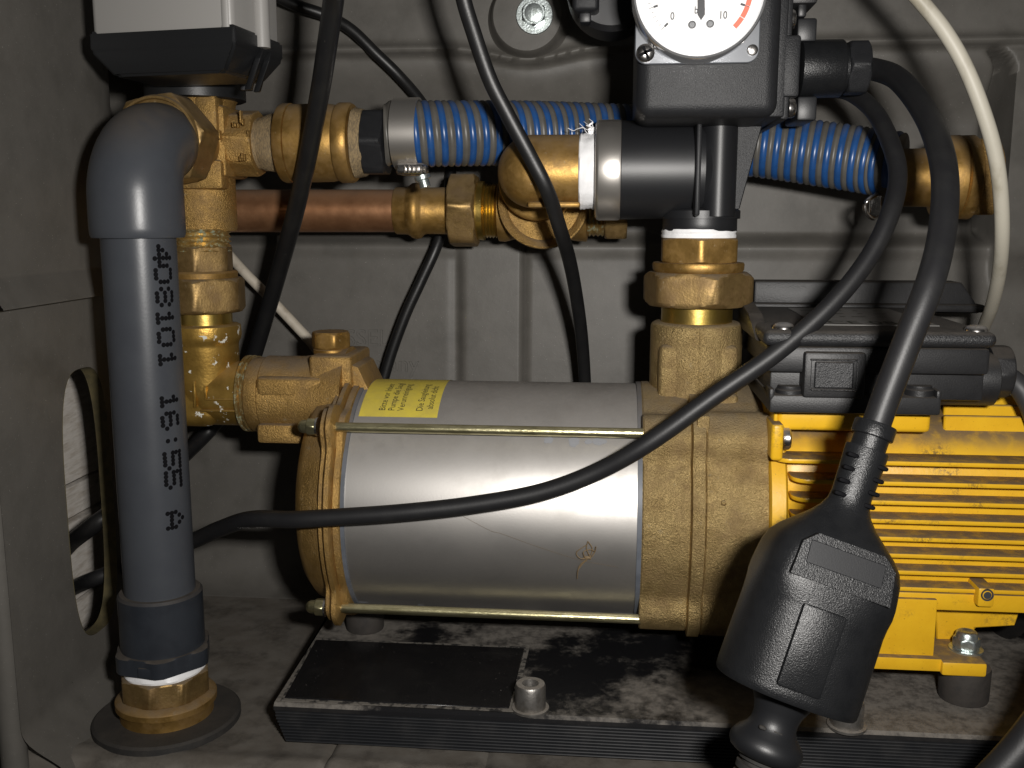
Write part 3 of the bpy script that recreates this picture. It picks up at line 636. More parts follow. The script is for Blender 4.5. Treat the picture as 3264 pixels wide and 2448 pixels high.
# ================================================================== pressure switch
TX = XAT(.505, .25, 2223); TY = .505
ps = thing('pressure_switch', 'black pressure switch with round pressure gauge above the pump outlet', 'pressure switch', (TX, TY, ZAT(TX, TY, 735)))
obj('chrome_ring', G().lathe((0, TY, EZ + .0004), XA, LXP(TY, EZ, [(1899, 116), (1898, 146), (1903, 154), (1910, 157), (1970, 157), (1977, 155), (1978, 150)]), 80), 'steel_satin', ps)
obj('inlet_body', G().lathe((0, TY, EZ + .0004), XA, LXP(TY, EZ, [(1978, 148), (1979, 154), (2200, 152), (2236, 150), (2290, 100)]), 80), 'black_smooth', ps)
def Pb(px, py, Y): return W(px, py, Y)
def slab(px0, px1, py0, py1, Ya, Yb, bev=.001, seg=2, Yr=None):
    Yr = Yr or Ya; A_, B_ = W(px0, py1, Yr), W(px1, py0, Yr); return G().box((A_.x, Ya, A_.z), (B_.x, Yb, B_.z), bev, seg)
obj('column_rib', slab(2213, 2240, 380, 690, .4765, .50, .0012), 'black_smooth', ps)
zc0, zc1 = ZAT(TX, TY, 690), ZAT(TX, TY, 372)
g = G().lathe((XAT(.492, .25, 2287), .4985, 0), ZA, [(zc0, .0095), (zc1, .0095)], 48); g.v = [Vector((v.x, .4985 + (v.y - .4985) * 1.5, v.z)) for v in g.v]
obj('column', g, 'black_smooth', ps)
obj('gusset', G().prism([W(2332, 400, .493), W(2430, 400, .493), W(2357, 668, .493), W(2332, 668, .493)], (0, .003, 0), .0005, 1), 'switch_plastic', ps)
pr = LZP(TX, TY, [(742, 112), (735, 117), (712, 117), (698, 117), (697, 126), (672, 126), (669, 122), (660, 100)])
obj('outlet_flange', G().lathe((TX + .0015, TY, 0), ZA, pr[::-1] if pr[0][0] > pr[-1][0] else pr, 64), 'black_smooth', ps)
hz0, hz1 = ZAT(TX, .45, 378), .352
X0, X1 = XAT(.445, .3, 2030), XAT(.445, .3, 2488)
obj('housing', G().box((X0, .445, hz0), (X1, .527, hz1), .0062, 5), 'switch_plastic', ps)
obj('seam', slab(2216, 2219, 208, 350, .44475, .446, .0001, 1), 'switch_plastic', ps)
X2 = XAT(.452, .3, 2550)
g = G().box((X1 - .004, .452, ZAT(X2, .452, 372)), (X1 + .0035, .524, .345), .001)
g.box((X1 + .002, .452, ZAT(X2, .452, 308)), (X2, .524, ZAT(X2, .452, 110)), .0012)
g.box((X1 + .002, .4535, ZAT(X2, .452, 380)), (XAT(.452, .3, 2522), .524, .34), .0012)
obj('side_plate', g, 'switch_plastic', ps)
for py in (62, 345):
    Pq = W(2530, py, .464); obj('screw', G().lathe((XAT(.464, Pq.z, 2512), .464, Pq.z), XA, [(0, .0042), (.0018, .0042), (.0028, .0036), (.0033, .002)], 24), 'steel', ps)
obj('terminal_block', slab(2540, 2606, 56, 132, .478, .51, .001), 'black_smooth', ps)
obj('terminal_block', slab(2540, 2606, 306, 384, .478, .51, .001), 'black_smooth', ps)
obj('terminal_block', slab(2520, 2612, -90, 12, .475, .51, .0015), 'box_black', ps)
obj('terminal_block', slab(2543, 2573, 8, 54, .478, .50, .001), 'black_smooth', ps)
cgY = .486; cgZ = W(2640, 219, cgY).z
gl_ = obj('cable_gland', G().lathe((0, cgY, cgZ), XA, LXP(cgY, cgZ, [(2540, 70), (2548, 89), (2678, 89), (2684, 85), (2687, 74), (2697, 73), (2699, 60)]), 64), 'black_plastic', ps)
a_, b_ = XAT(cgY, cgZ, 2694), XAT(cgY, cgZ, 2762)
obj('gland_nut', G().hexn((0, cgY, cgZ), XA, a_, b_, S(79, (a_, cgY, cgZ)), 6, ch=.0012, rot=rad(0)), 'switch_plastic', gl_)
# black parts behind the gauge on the left
obj('adjuster', slab(1824, 1911, -110, 34, .488, .52, .0022, 3), 'switch_plastic', ps)
obj('adjuster_neck', slab(1846, 1884, 28, 72, .495, .515, .001), 'black_smooth', ps)
g = G().lathe((XAT(.50, .33, 1950), .50, ZAT(-.0, .50, -60)), YA, [(0, .020), (.003, .0225), (.03, .0225)], 48); obj('spring_housing', g, 'black_smooth', ps)
# gauge
gp = slab(2023, 2438, -260, 205, .4412, .4446, .0003, 1)
V = []; 
A_, B_ = W(2023, 205, .4412), W(2438, -260, .4412); rcn = .0052; pl = []
for (cx_, cz_, a0) in ((B_.x - rcn, A_.z + rcn, -90), (B_.x - rcn, B_.z - rcn, 0), (A_.x + rcn, B_.z - rcn, 90), (A_.x + rcn, A_.z + rcn, 180)):
    for k in range(9): a = rad(a0 + 90 * k / 8); pl.append(Vector((cx_ + rcn * math.cos(a), .4418, cz_ + rcn * math.sin(a))))
obj('gauge_plate', G().prism(pl, (0, .0030, 0), .0004, 1), 'gauge_plate', ps)
GY = .4285; gc = W(2231, -33, GY); gu = S(1, gc)
ga = obj('gauge_case', G().lathe((gc.x, 0, gc.z), YA, [(.4425, 214 * gu), (GY + .0006, 214 * gu), (GY - .0002, 210 * gu), (GY, 204 * gu), (GY + .0025, 199 * gu), (GY + .0028, 150 * gu)], 96), 'bezel', ps)
DY = GY + .0022
obj('dial', G().disc((gc.x, DY, gc.z), -YA, 199.5 * gu, 96), 'dial_white', ga)
def dp(px, py, o=.0002): q = W(px, py, GY); return Vector((gc.x + (q.x - gc.x), DY - o, gc.z + (q.z - gc.z)))
g = G()
def tick(a, r0, r1, w):
    c, s_ = math.cos(rad(a)), math.sin(rad(a)); d = Vector((c, 0, s_)); n = Vector((-s_, 0, c)); O = Vector((gc.x, DY - .0002, gc.z))
    g.add([O + (d * r0 + n * w) * gu, O + (d * r0 - n * w) * gu, O + (d * r1 - n * w) * gu, O + (d * r1 + n * w) * gu], [(0, 1, 2, 3)])
for k in range(-4, 46):
    a = 225 - k * 5.4
    if -45 <= a <= 226:
        if k % 5 == 0: tick(a, 138, 152, 3.4); tick(a, 150, 167, .9)
        elif k < 40: tick(a, 156, 166, .7)
fn = lambda px, py: (lambda x, y, z: dp(px, py) + Vector((x, 0, y)))
for (s_, px, py, sz) in (('0', 2137, 60, 34), ('10', 2292, 57, 34), ('bar', 2214, 40, 32)):
    tg_ = text(s_, sz * gu, fn(px, py), 0, .82, bold=.012); g.add(tg_.v, tg_.f)
obj('printed_scale', g, 'dial_ink', ga, sm=0)
g = G(); O = Vector((gc.x, DY - .0002, gc.z))
for k in range(9):
    a0, a1 = -45 + k * 13.6 + .35, -45 + (k + 1) * 13.6 - .35; V = []
    for i in range(7):
        a = rad(a0 + (a1 - a0) * i / 6); d = Vector((math.cos(a), 0, math.sin(a))); V += [O + d * 153 * gu, O + d * 169 * gu]
    g.add(V, [(2 * i, 2 * i + 2, 2 * i + 3, 2 * i + 1) for i in range(6)])
obj('red_sector', g, 'dial_red', ga, sm=0)
q = [dp(2225, -140, .0009), dp(2225, 44, .0009), dp(2236, 62, .0009), dp(2248, 44, .0009), dp(2246, -140, .0009)]
obj('needle', G().prism(q, (0, .0004, 0)), 'dial_ink', ga, sm=0)
for (px, py) in ((2207, 77), (2265, 74)):
    c = dp(px, py, 0); obj('stop_pin', G().lathe(c, -YA, [(0, 9 * gu), (.0005, 12.5 * gu), (.0011, 12.5 * gu), (.0013, 9 * gu), (.0008, 8 * gu), (.0008, 2 * gu)], 24), 'bezel', ga)
obj('pane', G().lathe((gc.x, GY + .0004, gc.z), YA, [(0, 203 * gu), (.0003, 203 * gu)], 64), 'gauge_glass', ga)
sc_ = W(2058, 168, .4400); g = G().lathe((sc_.x, .4416, sc_.z), -YA, [(0, 30 * gu), (.0012, 30 * gu), (.0021, 24 * gu), (.0025, 10 * gu), (.0025, 1 * gu)], 36)
sw = obj('cross_screw', g, 'steel', ps)
g = G()
for a in (25, 115): d = Vector((math.cos(rad(a)), 0, math.sin(rad(a)))); n = Vector((-d.z, 0, d.x)); O = Vector((sc_.x, .4389, sc_.z)); g.prism([O + d * .0028 + n * .0006, O - d * .0028 + n * .0006, O - d * .0028 - n * .0006, O + d * .0028 - n * .0006], (0, .0004, 0))
obj('recess', g, 'print', sw, sm=0)
sc_ = W(2399, 159, .4405); obj('plain_pin', G().lathe((sc_.x, .4416, sc_.z), -YA, [(0, 18 * gu), (.0010, 18 * gu), (.0013, 14 * gu), (.0013, 1 * gu)], 28), 'steel', ps)

# ================================================================== outlet union between switch and pump
NX_ = XAT(.505, .2, 2222); NY_ = .505
ou = thing('outlet_union', 'brass pipe union with large hexagon nut between pump outlet and pressure switch', 'pipe union', (NX_, NY_, ZAT(NX_, NY_, 1028)))
zq = lambda py: ZAT(NX_, NY_, py)
obj('tail', G().lathe((NX_, NY_, 0), ZA, [(zq(1040), .0176), (zq(962), .0176)], 56), 'brass_bright', ou)
obj('union_nut', G().hexn((NX_, NY_, 0), ZA, zq(972), zq(866), .0243, 6, ch=.0026, rot=rad(15.8)), 'brass_nut', ou)
obj('shoulder_ring', G().lathe((NX_, NY_, 0), ZA, [(zq(872), .0205), (zq(864), .0218), (zq(858), .0224), (zq(842), .0226), (zq(836), .0222), (zq(835), .016)], 72), 'brass', ou)
obj('upper_hexagon', G().hexn((NX_, NY_, 0), ZA, zq(838), zq(757), .0181, 6, ch=.0012, rot=rad(31.2)), 'brass', ou)
obj('sealing_tape', G().lathe((NX_, NY_, 0), ZA, [(zq(760), .0168), (zq(757), .0182), (zq(750), .0184), (zq(744), .0180), (zq(738), .0184), (zq(730), .0181), (zq(726), .0172), (zq(725), .010)], 64, lambda th, tt, r: r * (1 + .012 * math.sin(3 * th + tt * 700) + .006 * math.sin(13 * th))), 'ptfe', ou)
# ================================================================== base plate
PTOP = .0205; PFY = .4125
bp = thing('base_plate', 'black plastic mounting plate with ribbed front edge under the pump', 'mounting plate', (.05, .48, 0))
xl = lambda z, y: -.1495 + .0055 * max(0, 1 - z / .014) * (1 - sst(PFY, PFY + .02, y)) - .004 * sst(PFY, PFY + .1, y)
def run(prof, name, m, parent, x1=.36, d=0.):
    n = len(prof); V = [Vector((xl(z, y) + d, y, z)) for y, z in prof] + [Vector((x1, y, z)) for y, z in prof]
    return obj(name, G().add(V, [(i, (i + 1) % n, (i + 1) % n + n, i + n) for i in range(n)] + [tuple(range(n)), tuple(range(2 * n - 1, n - 1, -1))]), m, parent, sm=25)
pla = run([(.565, .0005), (PFY + .0035, .0005), (PFY + .0012, .0018), (PFY + .0012, .0170), (PFY + .0002, .0174), (PFY + .0004, .0192), (PFY + .0020, PTOP), (PFY + .02, PTOP), (PFY + .1, PTOP), (.565, PTOP)], 'plate', 'plate_black', bp)
nr = 10
for i in range(nr):      # fine ribs along the front edge
    h = .0152 / nr; z = .0019 + h * i; run([(PFY + .0016, z), (PFY + .0002, z + h * .22), (PFY, z + h * .42), (PFY + .0003, z + h * .64), (PFY + .0016, z + h * .86)], 'edge_rib', 'ridge_black', pla, d=.0008)
c4 = [WZ(893, 2226, PTOP), WZ(1622, 2262, PTOP), WZ(1672, 2070, PTOP), WZ(1003, 2042, PTOP)]
c4 = [Vector((p.x, (c4[0].y + c4[1].y) / 2 if i < 2 else (c4[2].y + c4[3].y) / 2, PTOP - .0005)) for i, p in enumerate(c4)]
c4[0].x = max(c4[0].x, -.146); c4[3].x = max(c4[3].x, -.150)
mc = sum(c4, Vector()) / 4; dr = [Vector((p.x + (.0024 if p.x > mc.x else -.001), p.y + (.0026 if p.y > mc.y else -.0022), PTOP - .0006)) for p in c4]
obj('dust_rim', G().prism(dr, (0, 0, .0009)), 'dust_film', bp)
obj('glossy_panel', G().prism(c4, (0, 0, .0013), .0004, 1), 'panel_black', bp)
for (px, py) in ((1690, 2262), (2700, 2318)):
    c = WZ(px, py, PTOP); r = .0069
    s_ = obj('socket_screw', G().lathe((c.x, c.y + .001, PTOP), ZA, [(.0010, r), (.0014, r * 1.02), (.0112, r), (.0122, r * .93), (.0123, r * .55), (.0085, r * .5), (.0085, .0003)], 40), 'steel_dull', bp)
    obj('washer', G().lathe((c.x, c.y + .001, PTOP), ZA, [(.0000, r * 1.22), (.0011, r * 1.22), (.0013, r * 1.15), (.0013, r * .5)], 40), 'steel_dull', s_)

# ================================================================== pump
PY, PZ, PR = .505, .0955, .0602
fx = lambda px: XAT(PY - PR * .97, PZ + .012, px)
axx = lambda px: XAT(PY, PZ, px)
pu = thing('pump', 'multistage water pump with steel jacket, brass casings and yellow motor', 'pump', (.05, PY, PTOP))
def lug(th, amp, wd, n4=45.):
    s_ = 0.
    for q in (45, 135, 225, 315): d = (th - rad(q) + math.pi) % (2 * math.pi) - math.pi; s_ += math.exp(-(d / wd) ** 4)
    return amp * s_
jk = obj('steel_jacket', G().lathe((0, PY, PZ), XA, [(fx(1094), PR - .001), (fx(1096), PR), (fx(2036), PR), (fx(2038), PR - .001)], 128), 'steel_jacket', pu)
obj('sealing_ring', G().lathe((0, PY, PZ), XA, [(fx(1084), PR - .001), (fx(1086), PR + .0010), (fx(1098), PR + .0010), (fx(1099), PR - .001)], 96), 'gasket', pu)
obj('sealing_ring', G().lathe((0, PY, PZ), XA, [(fx(2031), PR - .001), (fx(2032), PR + .0010), (fx(2047), PR + .0010), (fx(2048), PR - .001)], 96), 'gasket', pu)
# inlet casing
xd = XAT(.463, PZ, 938)
dome = [(xd, .004), (xd, .034), (xd + .0012, .044), (xd + .0035, .0505), (xd + .0075, .0552), (fx(1006), .0582), (fx(1014), .0590)]
ic = G().lathe((0, PY, PZ), XA, dome, 112)
fl_ = [(fx(1012), .056), (fx(1014), .0608), (fx(1018), .0618), (fx(1028), .0618), (fx(1031), .0602), (fx(1034), .0632), (fx(1039), .0644), (fx(1053), .0644), (fx(1057), .0630), (fx(1060), .0612), (fx(1064), .0622), (fx(1082), .0620), (fx(1087), .0608)]
ic.lathe((0, PY, PZ), XA, fl_, 144, lambda th, tt, r: r + lug(th, .0095 if tt < fx(1062) else .004, .15))
cas = obj('inlet_casing', ic, 'brass_cast', pu)
g = G().lathe((0, PY, ZIN), XA, [(axx(826), .0170), (axx(827), .0192), (axx(832), .0198), (axx(868), .0198), (axx(872), .0206), (axx(985), .0206), (axx(1060), .0225), (axx(1130), .026)], 48)
g.box((axx(868), PY - .0205, ZIN - .0222), (axx(1010), PY - .006, ZIN - .012), .002)
g.box((axx(868), PY - .0205, ZIN + .001), (axx(1085), PY - .002, ZIN + .0125), .003, 3)
obj('inlet_neck', g, 'brass_cast', cas, sm=45)
bx0, bx1 = XAT(.487, .17, 982), XAT(.487, .17, 1112)
bzt = ZAT(bx0, .487, 1134)
obj('filler_block', G().box((bx0, .487, ZIN + .006), (bx1 + .001, .529, bzt), .0022, 3).prism([Vector((bx1 - .001, .4895, ZIN)), Vector((bx1 - .001, .4895, bzt - .004)), Vector((bx1 + .004, .4895, bzt - .006)), Vector((bx1 + .012, .4895, ZIN))], (0, .034, 0), .001), 'brass_cast', cas)
fpx = XAT(.506, .17, 1056)
pg = obj('filler_plug', G().lathe((fpx, .506, bzt), ZA, [(-.001, .0092), (.0012, .0092), (.0018, .0085), (.0020, .007)], 40).hexn((fpx, .506, bzt), ZA, .0016, .0104, .0092, 6, ch=.0014, rot=rad(4)), 'brass', cas)
# tie rods with cap nuts
RO = .0668
for sg in (1, -1):
    a = rad(43); y, z = PY - RO * math.cos(a), PZ + sg * RO * math.sin(a)
    q = lambda px: XAT(y, z, px)
    e = 26 if sg < 0 else 0
    ro = obj('tie_rod', G().lathe((0, y, z), XA, [(q(1035), .00235), (q(2050), .00235)], 24), 'zinc_yellow', pu)
    obj('cap_nut', G().hexn((0, y, z), XA, q(981 + e), q(1010 + e), .0039, 6, ch=.0006, rot=rad(11)).lathe((0, y, z), XA, [(q(949 + e), .0004), (q(951 + e), .0015), (q(956 + e), .0025), (q(965 + e), .0032), (q(982 + e), .0034)], 24), 'zinc_yellow', ro)
    obj('washer', G().lathe((0, y, z), XA, [(q(1009 + e), .0045), (q(1015 + e), .0045)], 28), 'steel', ro)
# warning sticker wrapped over the top of the jacket
def th_at(px, py):
    best = None
    for k in range(-40, 1000):
        a = rad(k * .1); P = Vector((0, PY - PR * math.cos(a), PZ + PR * math.sin(a))); P.x = XAT(P.y, P.z, px); e = abs(PIX(P)[1] - py)
        if best is None or e < best[0]: best = (e, a, P.x)
    return best[1], best[2]
ths, xs0 = th_at(1143, 1328); _, xs1 = th_at(1394, 1328)
def jp(x, a, h=.0002): return Vector((x, PY - (PR + h) * math.cos(a), PZ + (PR + h) * math.sin(a)))
st = obj('warning_sticker', G().grid(lambda a, b: jp(xs0 + (xs1 - xs0) * a, ths + rad(62) * b), 4, 40), 'sticker', jk, sm=60)
g = G(); k_ = (xs1 - xs0) / 252
for (s_, px, d) in (('Bitte vor Inbetr', 1224, 26), ('Pumpe die Saugl', 1254, 26), ('Verunreinigung', 1284, 26), ('Die Saugleitung', 1344, 26), ('absolut dicht', 1376, 36)):
    x0 = xs0 + (px - 1143) * k_; a0 = ths + d * k_ / PR
    tq = text(s_, 30.5 * k_, lambda x, y, z, x0=x0, a0=a0: jp(x0 - y, a0 + x / PR, .0004), 0, .90); g.add(tq.v, tq.f)
obj('printed_text', g, 'ink', st, sm=0)
# lime spots along the lower side of the jacket
for (px, py, w, h) in ((1158, 1919, 17, 6), (1341, 1928, 12, 5), (1749, 1404, 15, 9), (1829, 1408, 19, 13), (1875, 1408, 12, 8), (1909, 1408, 22, 10), (1725, 1950, 20, 4), (1795, 1951, 45, 6), (1900, 1953, 60, 7), (1990, 1955, 40, 6)):
    bst = None
    for k in range(-700, 700):
        aa = rad(k * .1); P = jp(0, aa); P.x = XAT(P.y, P.z, px); e = abs(PIX(P)[1] - py)
        if bst is None or e < bst[0]: bst = (e, aa, P.x)
    _, aa, x = bst; u1 = S(1, jp(x, aa)); V = [jp(x, aa, .0003)]
    for i in range(14):
        t_ = 2 * math.pi * i / 14; rr = 1 + random.uniform(-.2, .2); V.append(jp(x + math.cos(t_) * w * u1 * rr, aa + math.sin(t_) * h * u1 * 1.3 * rr / PR, .0003))
    obj('lime_spot', G().add(V, [(0, 1 + i, 1 + (i + 1) % 14) for i in range(14)]), 'mark_pale', jk, sm=0)
# outlet casing
oc = [(fx(2045), .058), (fx(2047), .0608), (fx(2052), .0614), (fx(2200), .0614), (fx(2203), .0606), (fx(2207), .0640), (fx(2246), .0640), (fx(2250), .0606), (fx(2254), .0614), (fx(2440), .0620), (fx(2449), .0618), (fx(2451), .058)]
def ocr(th, tt, r):
    w = .165 if tt < fx(2205) else .19; a_ = .0078 if tt < fx(2205) or fx(2206) < tt < fx(2248) else .0095
    return r + lug(th, a_, w)
og = G().lathe((0, PY, PZ), XA, oc, 176, ocr)
ocs = obj('outlet_casing', og, 'brass_pale_cast', pu)
zn = lambda py: ZAT(NX_, NY_, py)
g = G().lathe((NX_, NY_, 0), ZA, [(PZ + .04, .0228), (zn(1050), .0228), (zn(1034), .0226), (zn(1028), .0218), (zn(1024), .0205), (zn(1024), .017)], 64)
zbk = zn(1085)
g.box((NX_ - .0192, NY_ - .0200, PZ + .045), (NX_ + .0192, NY_ + .02, zbk), .0035, 3)
g.box((NX_ + .004, NY_ - .0255, PZ + .045), (NX_ + .0192, NY_ + .02, PZ + .0605), .003, 3)
obj('outlet_neck', g, 'brass_pale_cast', ocs, sm=45)
obj('parting_line', G().box((NX_ - .0004, NY_ - .0231, PZ + .05), (NX_ + .0004, NY_ - .02, zn(1045)), .0002, 1).box((NX_ - .0028, NY_ - .052, PZ + .03), (NX_ + .0030, NY_ - .02, zn(1262)), .001), 'brass_pale_cast', ocs)
g = G()
for (px, py, r) in ((2310, 1612, 9), (2338, 1669, 5)):
    P = W(px, py, PY - PR - .0035); g.lathe((P.x, PY - PR * .985, P.z), -YA, [(0, S(r, P)), (.0008, S(r, P)), (.0012, S(r * .6, P)), (.0004, S(r * .5, P)), (.0004, .0001)], 16)
obj('casting_pit', g, 'brass_pale_cast', ocs)
# rubber feet
fp = WZ(1153, 2020, PTOP)
ft = obj('rubber_foot', G().lathe((fp.x, fp.y + .008, PTOP), ZA, [(0, .0098), (.001, .0102), (.0135, .0102), (.0145, .0095)], 40), 'rubber_foot', pu)
obj('foot_bracket', G().box((fp.x - .011, fp.y - .001, PTOP + .0145), (fp.x + .013, fp.y + .02, PTOP + .0185), .001), 'brass_cast', pu)

# ---- motor
mo = obj('motor_housing', G().lathe((0, PY, PZ), XA, [(fx(2449), .056), (fx(2451), .0625), (fx(2456), .0645), (fx(2500), .0645), (fx(2509), .0625), (fx(2516), .056)], 112), 'yellow_paint', pu)
XM0, XM1 = fx(2508), .36
def sup(th, tt, r): c, s_ = abs(math.cos(th)), abs(math.sin(th)); return r / (c ** 3.6 + s_ ** 3.6) ** (1 / 3.6)
sg_ = G().lathe((0, PY, PZ), XA, [(XM0, .0520), (XM0 + .004, .0530), (XM1, .0530)], 128, sup); sg_.v = [Vector((v.x, v.y, PZ + (v.z - PZ) * (.83 if v.z < PZ else 1.))) for v in sg_.v]
obj('stator_body', sg_, 'yellow_paint', mo)
ylev = [1479, 1544, 1605, 1664, 1720, 1773, 1826, 1878]
for i, py in enumerate(ylev):
    tip = .4405 + (.0015 if i == 0 else 0) + .0010 * max(0, i - 4); Xm = XAT(tip, PZ, 2900); z = ZAT(Xm, tip, py)
    xa = XAT(tip, z, 2470 if i == 0 else 2528); R3 = .0075; n = 8; lp = []
    for k in range(n + 1):       # rounded left end, seen from above
        a = rad(90 * k / n); lp.append(Vector((xa + R3 * (1 - math.sin(a)), tip + R3 * (1 - math.cos(a)), z - .0011)))
    lp = [Vector((XM1, tip, z - .0011))] + lp + [Vector((xa, .458, z - .0011)), Vector((XM1, .458, z - .0011))]
    obj('cooling_fin', G().prism(lp, (0, 0, .0022), .0007, 2), 'yellow_paint', mo)
# fins over the shoulder behind the terminal box, seen at the right
for (yy, zt) in ((.4665, .1500), (.480, .1528), (.494, .1550)):
    A0 = XAT(yy, zt, 3012)
    obj('cooling_fin', G().box((A0, yy, .140), (XM1, yy + .003, zt), .0008, 1), 'yellow_paint', mo)
# lug with bolt at the flange, pad under the terminal box
obj('flange_lug', slab(2456, 2501, 1352, 1470, .4405, .462, .0016, 3), 'yellow_paint', mo)
zb_ = ZAT(.09, .445, 1404); obj('flange_bolt', G().lathe((XAT(.446, zb_, 2494), .4485, zb_), XA, [(0, .0048), (.0004, .0051), (.0030, .0051), (.0038, .0044), (.0038, .001)], 28), 'steel', mo)
obj('terminal_pad', slab(2478, 2972, 1300, 1372, .4475, .55, .0022, 3), 'yellow_paint', mo)
obj('lifting_rib', slab(2466, 2482, 1316, 1350, .4475, .47, .0015, 3), 'yellow_paint', mo)
# motor foot
FYF = .4370
foot = obj('motor_foot', slab(2500, 2990, 1912, 2112, .4425, .458, .0008), 'yellow_paint', pu)
zft = ZAT(XAT(FYF, .05, 2900), FYF, 2106); zfb = ZAT(XAT(FYF, .05, 2900), FYF, 2150)
g = G().box((XAT(FYF, .05, 2500), FYF + .002, zfb + .0009), (XAT(FYF, .05, 3012), .47, zft + .0004), .0008)
g.box((XAT(FYF, .05, 3008), FYF, zfb), (XAT(FYF, .05, 3153), .478, zft), .0012)
obj('foot_flange', g, 'yellow_paint', foot)
g = slab(2988, 3252, 1926, 2034, .462, .468, .0008, Yr=.462); obj('foot_web', G().prism([W(2985, 1926, .4625), W(3258, 1926, .4625), W(3236, 1996, .4625), W(3108, 2002, .4625), W(3106, 2040, .4625), W(2985, 2040, .4625)], (0, .004, 0), .0006, 1), 'yellow_paint', foot)
obj('lower_rail', slab(2500, 3400, 1905, 1928, .4445, .47, .0008), 'yellow_paint', foot)
g = slab(3115, 3174, 1876, 1936, .4395, .462, .0012); lg = obj('earth_lug', g, 'yellow_paint', foot)
P = W(3147, 1897, .4395); obj('hole', G().lathe((P.x, .4395, P.z), -YA, [(-.0005, .0017), (.0004, .0022), (.0004, .0027), (-.0005, .0029)], 24, closed=True).disc((P.x, .4391, P.z), -YA, .0017, 20), 'dial_ink', lg)
nc = WZ(3088, 2082, zft); nc.y += .004
nt_ = obj('lock_nut', G().lathe((nc.x, nc.y, zft), ZA, [(0, .0075), (.0009, .0075), (.0011, .006)], 32).hexn((nc.x, nc.y, zft), ZA, .001, .0062, .0053, 6, ch=.0008, rot=rad(12)).lathe((nc.x, nc.y, zft), ZA, [(.006, .0050), (.0082, .0047), (.0090, .0040), (.0092, .0028), (.0088, .002)], 28), 'zinc', foot)
rf_ = WZ(3073, 2228, PTOP); rf_.y = .4495
obj('rubber_foot', G().lathe((rf_.x, rf_.y, 0), ZA, [(PTOP, .0106), (PTOP + .001, .0110), (zfb - .001, .0112), (zfb, .0108)], 44), 'rubber_foot', pu)
# ---- terminal box
TB = .4335
tb = obj('terminal_box', slab(2446, 3162, 1112, 1188, TB + .0015, .556, .002), 'box_black', pu)
g = slab(2456, 3150, 1180, 1272, TB + .0075, .55, .001, Yr=TB + .004); obj('lower_case', g, 'box_black', tb)
obj('base_flange', slab(2452, 3003, 1268, 1316, TB - .0005, .55, .0012), 'box_black', tb)
obj('base_flange_lip', slab(2452, 2470, 1240, 1275, TB - .0005, .445, .0008), 'box_black', tb)
obj('base_flange_lip', slab(2985, 3003, 1246, 1275, TB - .0005, .445, .0008), 'box_black', tb)
for px in (2513, 2925):
    c = W(px, 1290, TB + .007); obj('screw_tower', G().lathe((c.x, TB + .0065, 0), ZA, [(ZAT(c.x, TB, 1300), .0060), (ZAT(c.x, TB, 1248), .0060), (ZAT(c.x, TB, 1244), .0054), (ZAT(c.x, TB, 1235), .005)], 32), 'box_black', tb)
ko = obj('knockout', slab(2560, 2764, 1126, 1268, TB - .0030, .445, .0012), 'box_black', tb)
for (x0, x1, y0, y1) in ((2584, 2734, 1146, 1150), (2584, 2734, 1242, 1246), (2584, 2588, 1146, 1246), (2730, 2734, 1146, 1246)):
    obj('panel_frame', slab(x0, x1, y0, y1, TB - .0041, TB - .001, .0003, 1), 'lid_black', ko)
obj('knockout_panel', slab(2594, 2724, 1154, 1238, TB - .0036, TB - .001, .0006, 1), 'lid_black', ko)
LZ0, LZ1 = ZAT(.15, TB - .003, 1112), ZAT(.15, TB - .003, 1064)
lx0, lx1 = XAT(TB - .003, LZ1, 2434), XAT(TB - .003, LZ1, 3186)
lid = obj('lid', G().box((lx0, TB - .003, LZ0), (lx1, .572, LZ1 + .0005), .0042, 4), 'lid_black', tb)
zr = ZAT(.1, .562, 894); rx0 = XAT(.560, zr, 2402); rx1 = XAT(.560, zr, 3058); rx2 = XAT(.560, LZ1, 3082)
obj('lid_ridge', G().prism([Vector((rx0, .556, LZ1 - .003)), Vector((rx0, .556, zr)), Vector((rx1, .556, zr)), Vector((rx2 + .003, .556, LZ1 + .003)), Vector((rx2 + .006, .556, LZ1 - .003))], (0, .015, 0), .0014, 2), 'box_black', lid)
obj('lid_ridge', G().prism([Vector((lx0 - .001, TB + .012, LZ1 - .006)), Vector((lx0 - .001, TB + .04, LZ1 + .004)), Vector((lx0 - .001, .560, zr - .001)), Vector((lx0 - .001, .571, zr - .001)), Vector((lx0 - .001, .571, LZ1 - .006))], (.007, 0, 0), .0012, 2), 'box_black', lid)
obj('lid_step', G().box((lx0 + .004, .549, LZ1 - .002), (rx2 + .006, .560, LZ1 + .0022), .0014, 2), 'box_black', lid)
for (px, py) in ((2500, 1044), (3117, 1052)):
    c = WZ(px, py, LZ1 + .001); obj('lid_screw', G().lathe((c.x, c.y + .002, LZ1), ZA, [(0, .0048), (.0012, .0047), (.0024, .0037), (.003, .002), (.0031, .0003)], 28), 'steel', lid)
n4 = [WZ(2612, 1036, LZ1 + .0006), WZ(2985, 1036, LZ1 + .0006), WZ(2958, 984, LZ1 + .0006), WZ(2622, 984, LZ1 + .0006)]
yA, yB = n4[0].y, min(n4[3].y, .545); xA, xB = n4[0].x, n4[1].x
npl = obj('nameplate', G().box((xA, yA, LZ1 + .0003), (xB, yB, LZ1 + .0009), .0003, 1), 'nameplate', lid)
g = text('CE 08', .0125, lambda x, y, z: Vector((xA + .005 + x, yA + .0035 + y * 1.35, LZ1 + .00105)), 0, 1.); ky = (yB - yA)
